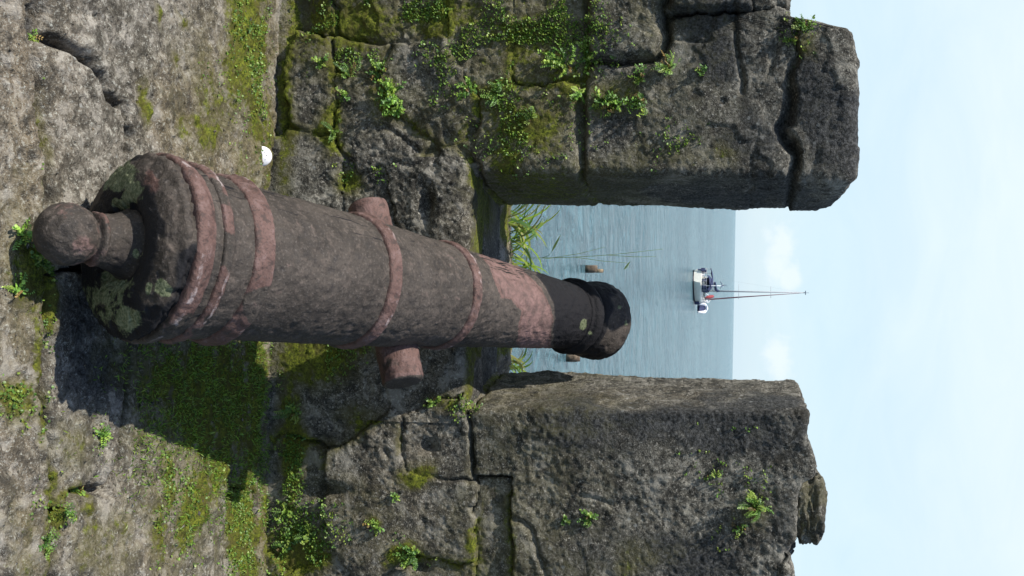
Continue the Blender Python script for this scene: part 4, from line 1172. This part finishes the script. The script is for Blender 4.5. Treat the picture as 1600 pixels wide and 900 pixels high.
m = MB(); m.tube([(.1, 1.15, 1.2), (.1, 1.15, 4.0)], .05, 8); wg = m.build('wind_generator', MAT_WHITE, BOAT, True, bxf)
m = MB(); m.tube([(-.25, 1.15, 4.0), (.45, 1.15, 4.0)], [.12, .05], 8); m.build('generator_body', MAT_WHITE, wg, True, bxf)
for a in (90, 210, 330):
    m = MB(); c, s = math.cos(rad(a)), math.sin(rad(a)); m.tube([(-.27, 1.15, 4.0), (-.27, 1.15 + c * .6, 4.0 + s * .6)], [.05, .03], 6); m.build('blade', MAT_NAVY, wg, True, bxf)
m = MB(); m.tube([(.9, 1.35, 1.2), (.9, 1.35, 2.05)], .17, 8); m.tube([(1.5, 1.5, 1.2), (1.5, 1.5, 2.0)], .14, 8); m.build('rail_bag', MAT_NAVY, BOAT, True, bxf)
m = MB()
for x in (2, 3.4, 4.8, 6.2, 7.6, 9):
    for sg in (1, -1):
        b = np.interp(x, [s[0] for s in st], [s[1] for s in st]) * .95
        m.tube([(x, sg * b, 1.1), (x, sg * b, 1.75)], .02, 5)
for sg in (1, -1): m.tube([(x, sg * np.interp(x, [s[0] for s in st], [s[1] for s in st]) * .95, 1.75) for x in (1.2, 3.4, 5.5, 7.6, 9.6)], .015, 5)
m.build('guard_rail', MAT_ALU, BOAT, True, bxf)

# dinghy hoisted ahead of the bow
dp = atY(1096.5, 481.5, 160)
DN = empty('inflatable_dinghy', dp)
tag(DN, 'white inflatable dinghy with dark inside hanging beyond the sailboat bow', 'dinghy')
def dxf(V):
    V = np.asarray(V, float); a = rad(38)
    x, y, z = V[:, 0], V[:, 1], V[:, 2]
    Y = x * math.cos(a) - z * math.sin(a); Z = x * math.sin(a) + z * math.cos(a)
    return dp + np.stack([y, Y, Z], -1)
m = MB(); up = []
for k in range(13):
    a = -math.pi / 2 + math.pi * k / 12; up.append((.35 + .75 * math.cos(a), .58 * math.sin(a), .0))
m.tube([(-.9, -.58, 0)] + up + [(-.9, .58, 0)], [.14] + [.21] * 13 + [.14], 12); m.build('tube', MAT_WHITE, DN, True, dxf)
m = MB(); m.box((.05, 0, -.1), (.85, .42, .03)); m.build('floor', MAT_NAVY, DN, False, dxf)
m = MB(); m.box((-.75, 0, .0), (.03, .42, .2)); m.build('transom', MAT_NAVY, DN, False, dxf)
m = MB(); m.box((-.9, -.15, .25), (.12, .12, .22)); m.build('outboard_motor', MAT_NAVY, DN, False, dxf)

# ------------------------------------------------------------------ light
SD = unit(np.array([.65, .33, -1.0]))
sun = bpy.data.lights.new('sun', 'SUN'); sun.energy = 4.6; sun.angle = rad(.55); sun.color = (1.0, .95, .87)
so = bpy.data.objects.new('sun', sun); COL.objects.link(so)
so.rotation_euler = Vector(SD.tolist()).to_track_quat('-Z', 'Y').to_euler()
so.location = (-3, -3, 6)
EL = math.asin(-SD[2]); AZ = math.atan2(-SD[0], -SD[1])

W = bpy.data.worlds.new('World'); SC.world = W; W.use_nodes = True
t = W.node_tree; t.nodes.clear()
class WT(NT):
    def __init__(s, tree): s.t = tree
w = WT(t)
sky = w.n('ShaderNodeTexSky', sky_type='NISHITA', sun_disc=False, sun_elevation=EL, sun_rotation=AZ % (2 * math.pi))
sky.air_density = 1.0; sky.dust_density = .6; sky.ozone_density = 1.2
tc = w.n('ShaderNodeTexCoord'); D = tc.outputs['Generated']
sp = w.n('ShaderNodeSeparateXYZ'); w.l(D, sp.inputs[0])
dx, dy, dz = sp.outputs
# thin bright cloud over the sea side of the sky
mp = w.n('ShaderNodeMapping'); mp.inputs['Scale'].default_value = (1.0, 1.0, 3.0); w.l(D, mp.inputs['Vector'])
cn = w.noise(mp.outputs[0], 3.0, 5, .55, .4)
veil = w.math('MULTIPLY', w.ss(dy, -.1, .75), w.ss(dz, .75, .25))
veil_amt = w.math('MULTIPLY', veil, w.math('ADD', w.ss(dz, .03, .34, .92, 1.05), w.math('MULTIPLY', w.math('SUBTRACT', cn, .5), .35)), clamp=True)
cn2 = w.noise(mp.outputs[0], 6.5, 6, .6, .8)
veilcol = w.mix(w.math('ADD', w.ss(dz, .01, .30, 0, .85), w.math('MULTIPLY', w.math('SUBTRACT', cn2, .5), .75), clamp=True), (3.5, 4.5, 5.2), (4.8, 5.4, 5.75))
c = w.mix(w.math('MULTIPLY', veil_amt, .92), sky.outputs[0], veilcol)
# low cumulus just above the horizon
azx = w.math('DIVIDE', dx, w.math('MAXIMUM', dy, .05))
def puff(ax_, ez, ra, re):
    a = w.math('DIVIDE', w.math('SUBTRACT', azx, ax_), ra); e = w.math('DIVIDE', w.math('SUBTRACT', dz, ez), re)
    s = w.math('ADD', w.math('MULTIPLY', a, a), w.math('MULTIPLY', e, e))
    return w.math('EXPONENT', w.math('MULTIPLY', s, -1.0))
pf = w.math('MAXIMUM', w.math('MAXIMUM', puff(-.035, .039, .035, .017), puff(-.015, .047, .02, .012)), w.math('MAXIMUM', puff(.06, .040, .028, .018), puff(.4, .04, .1, .02)))
pn = w.noise(D, 42, 5, .6, .3)
pm = w.ss(w.math('ADD', pf, w.math('MULTIPLY', w.math('SUBTRACT', pn, .5), 1.5)), .35, .95)
c = w.mix(w.math('MULTIPLY', w.math('MULTIPLY', pm, w.ss(pf, .05, .3)), .62), c, (5.0, 5.4, 5.65))
bg = w.n('ShaderNodeBackground'); bg.inputs['Strength'].default_value = .135; w.l(c, bg.inputs[0])
wo = w.n('ShaderNodeOutputWorld'); w.l(bg.outputs[0], wo.inputs[0])

SC.view_settings.view_transform = 'Standard'
SC.view_settings.look = 'None'
SC.view_settings.exposure = .5
SC.view_settings.gamma = 1
SC.render.film_transparent = False
SC.cycles.max_bounces = 6
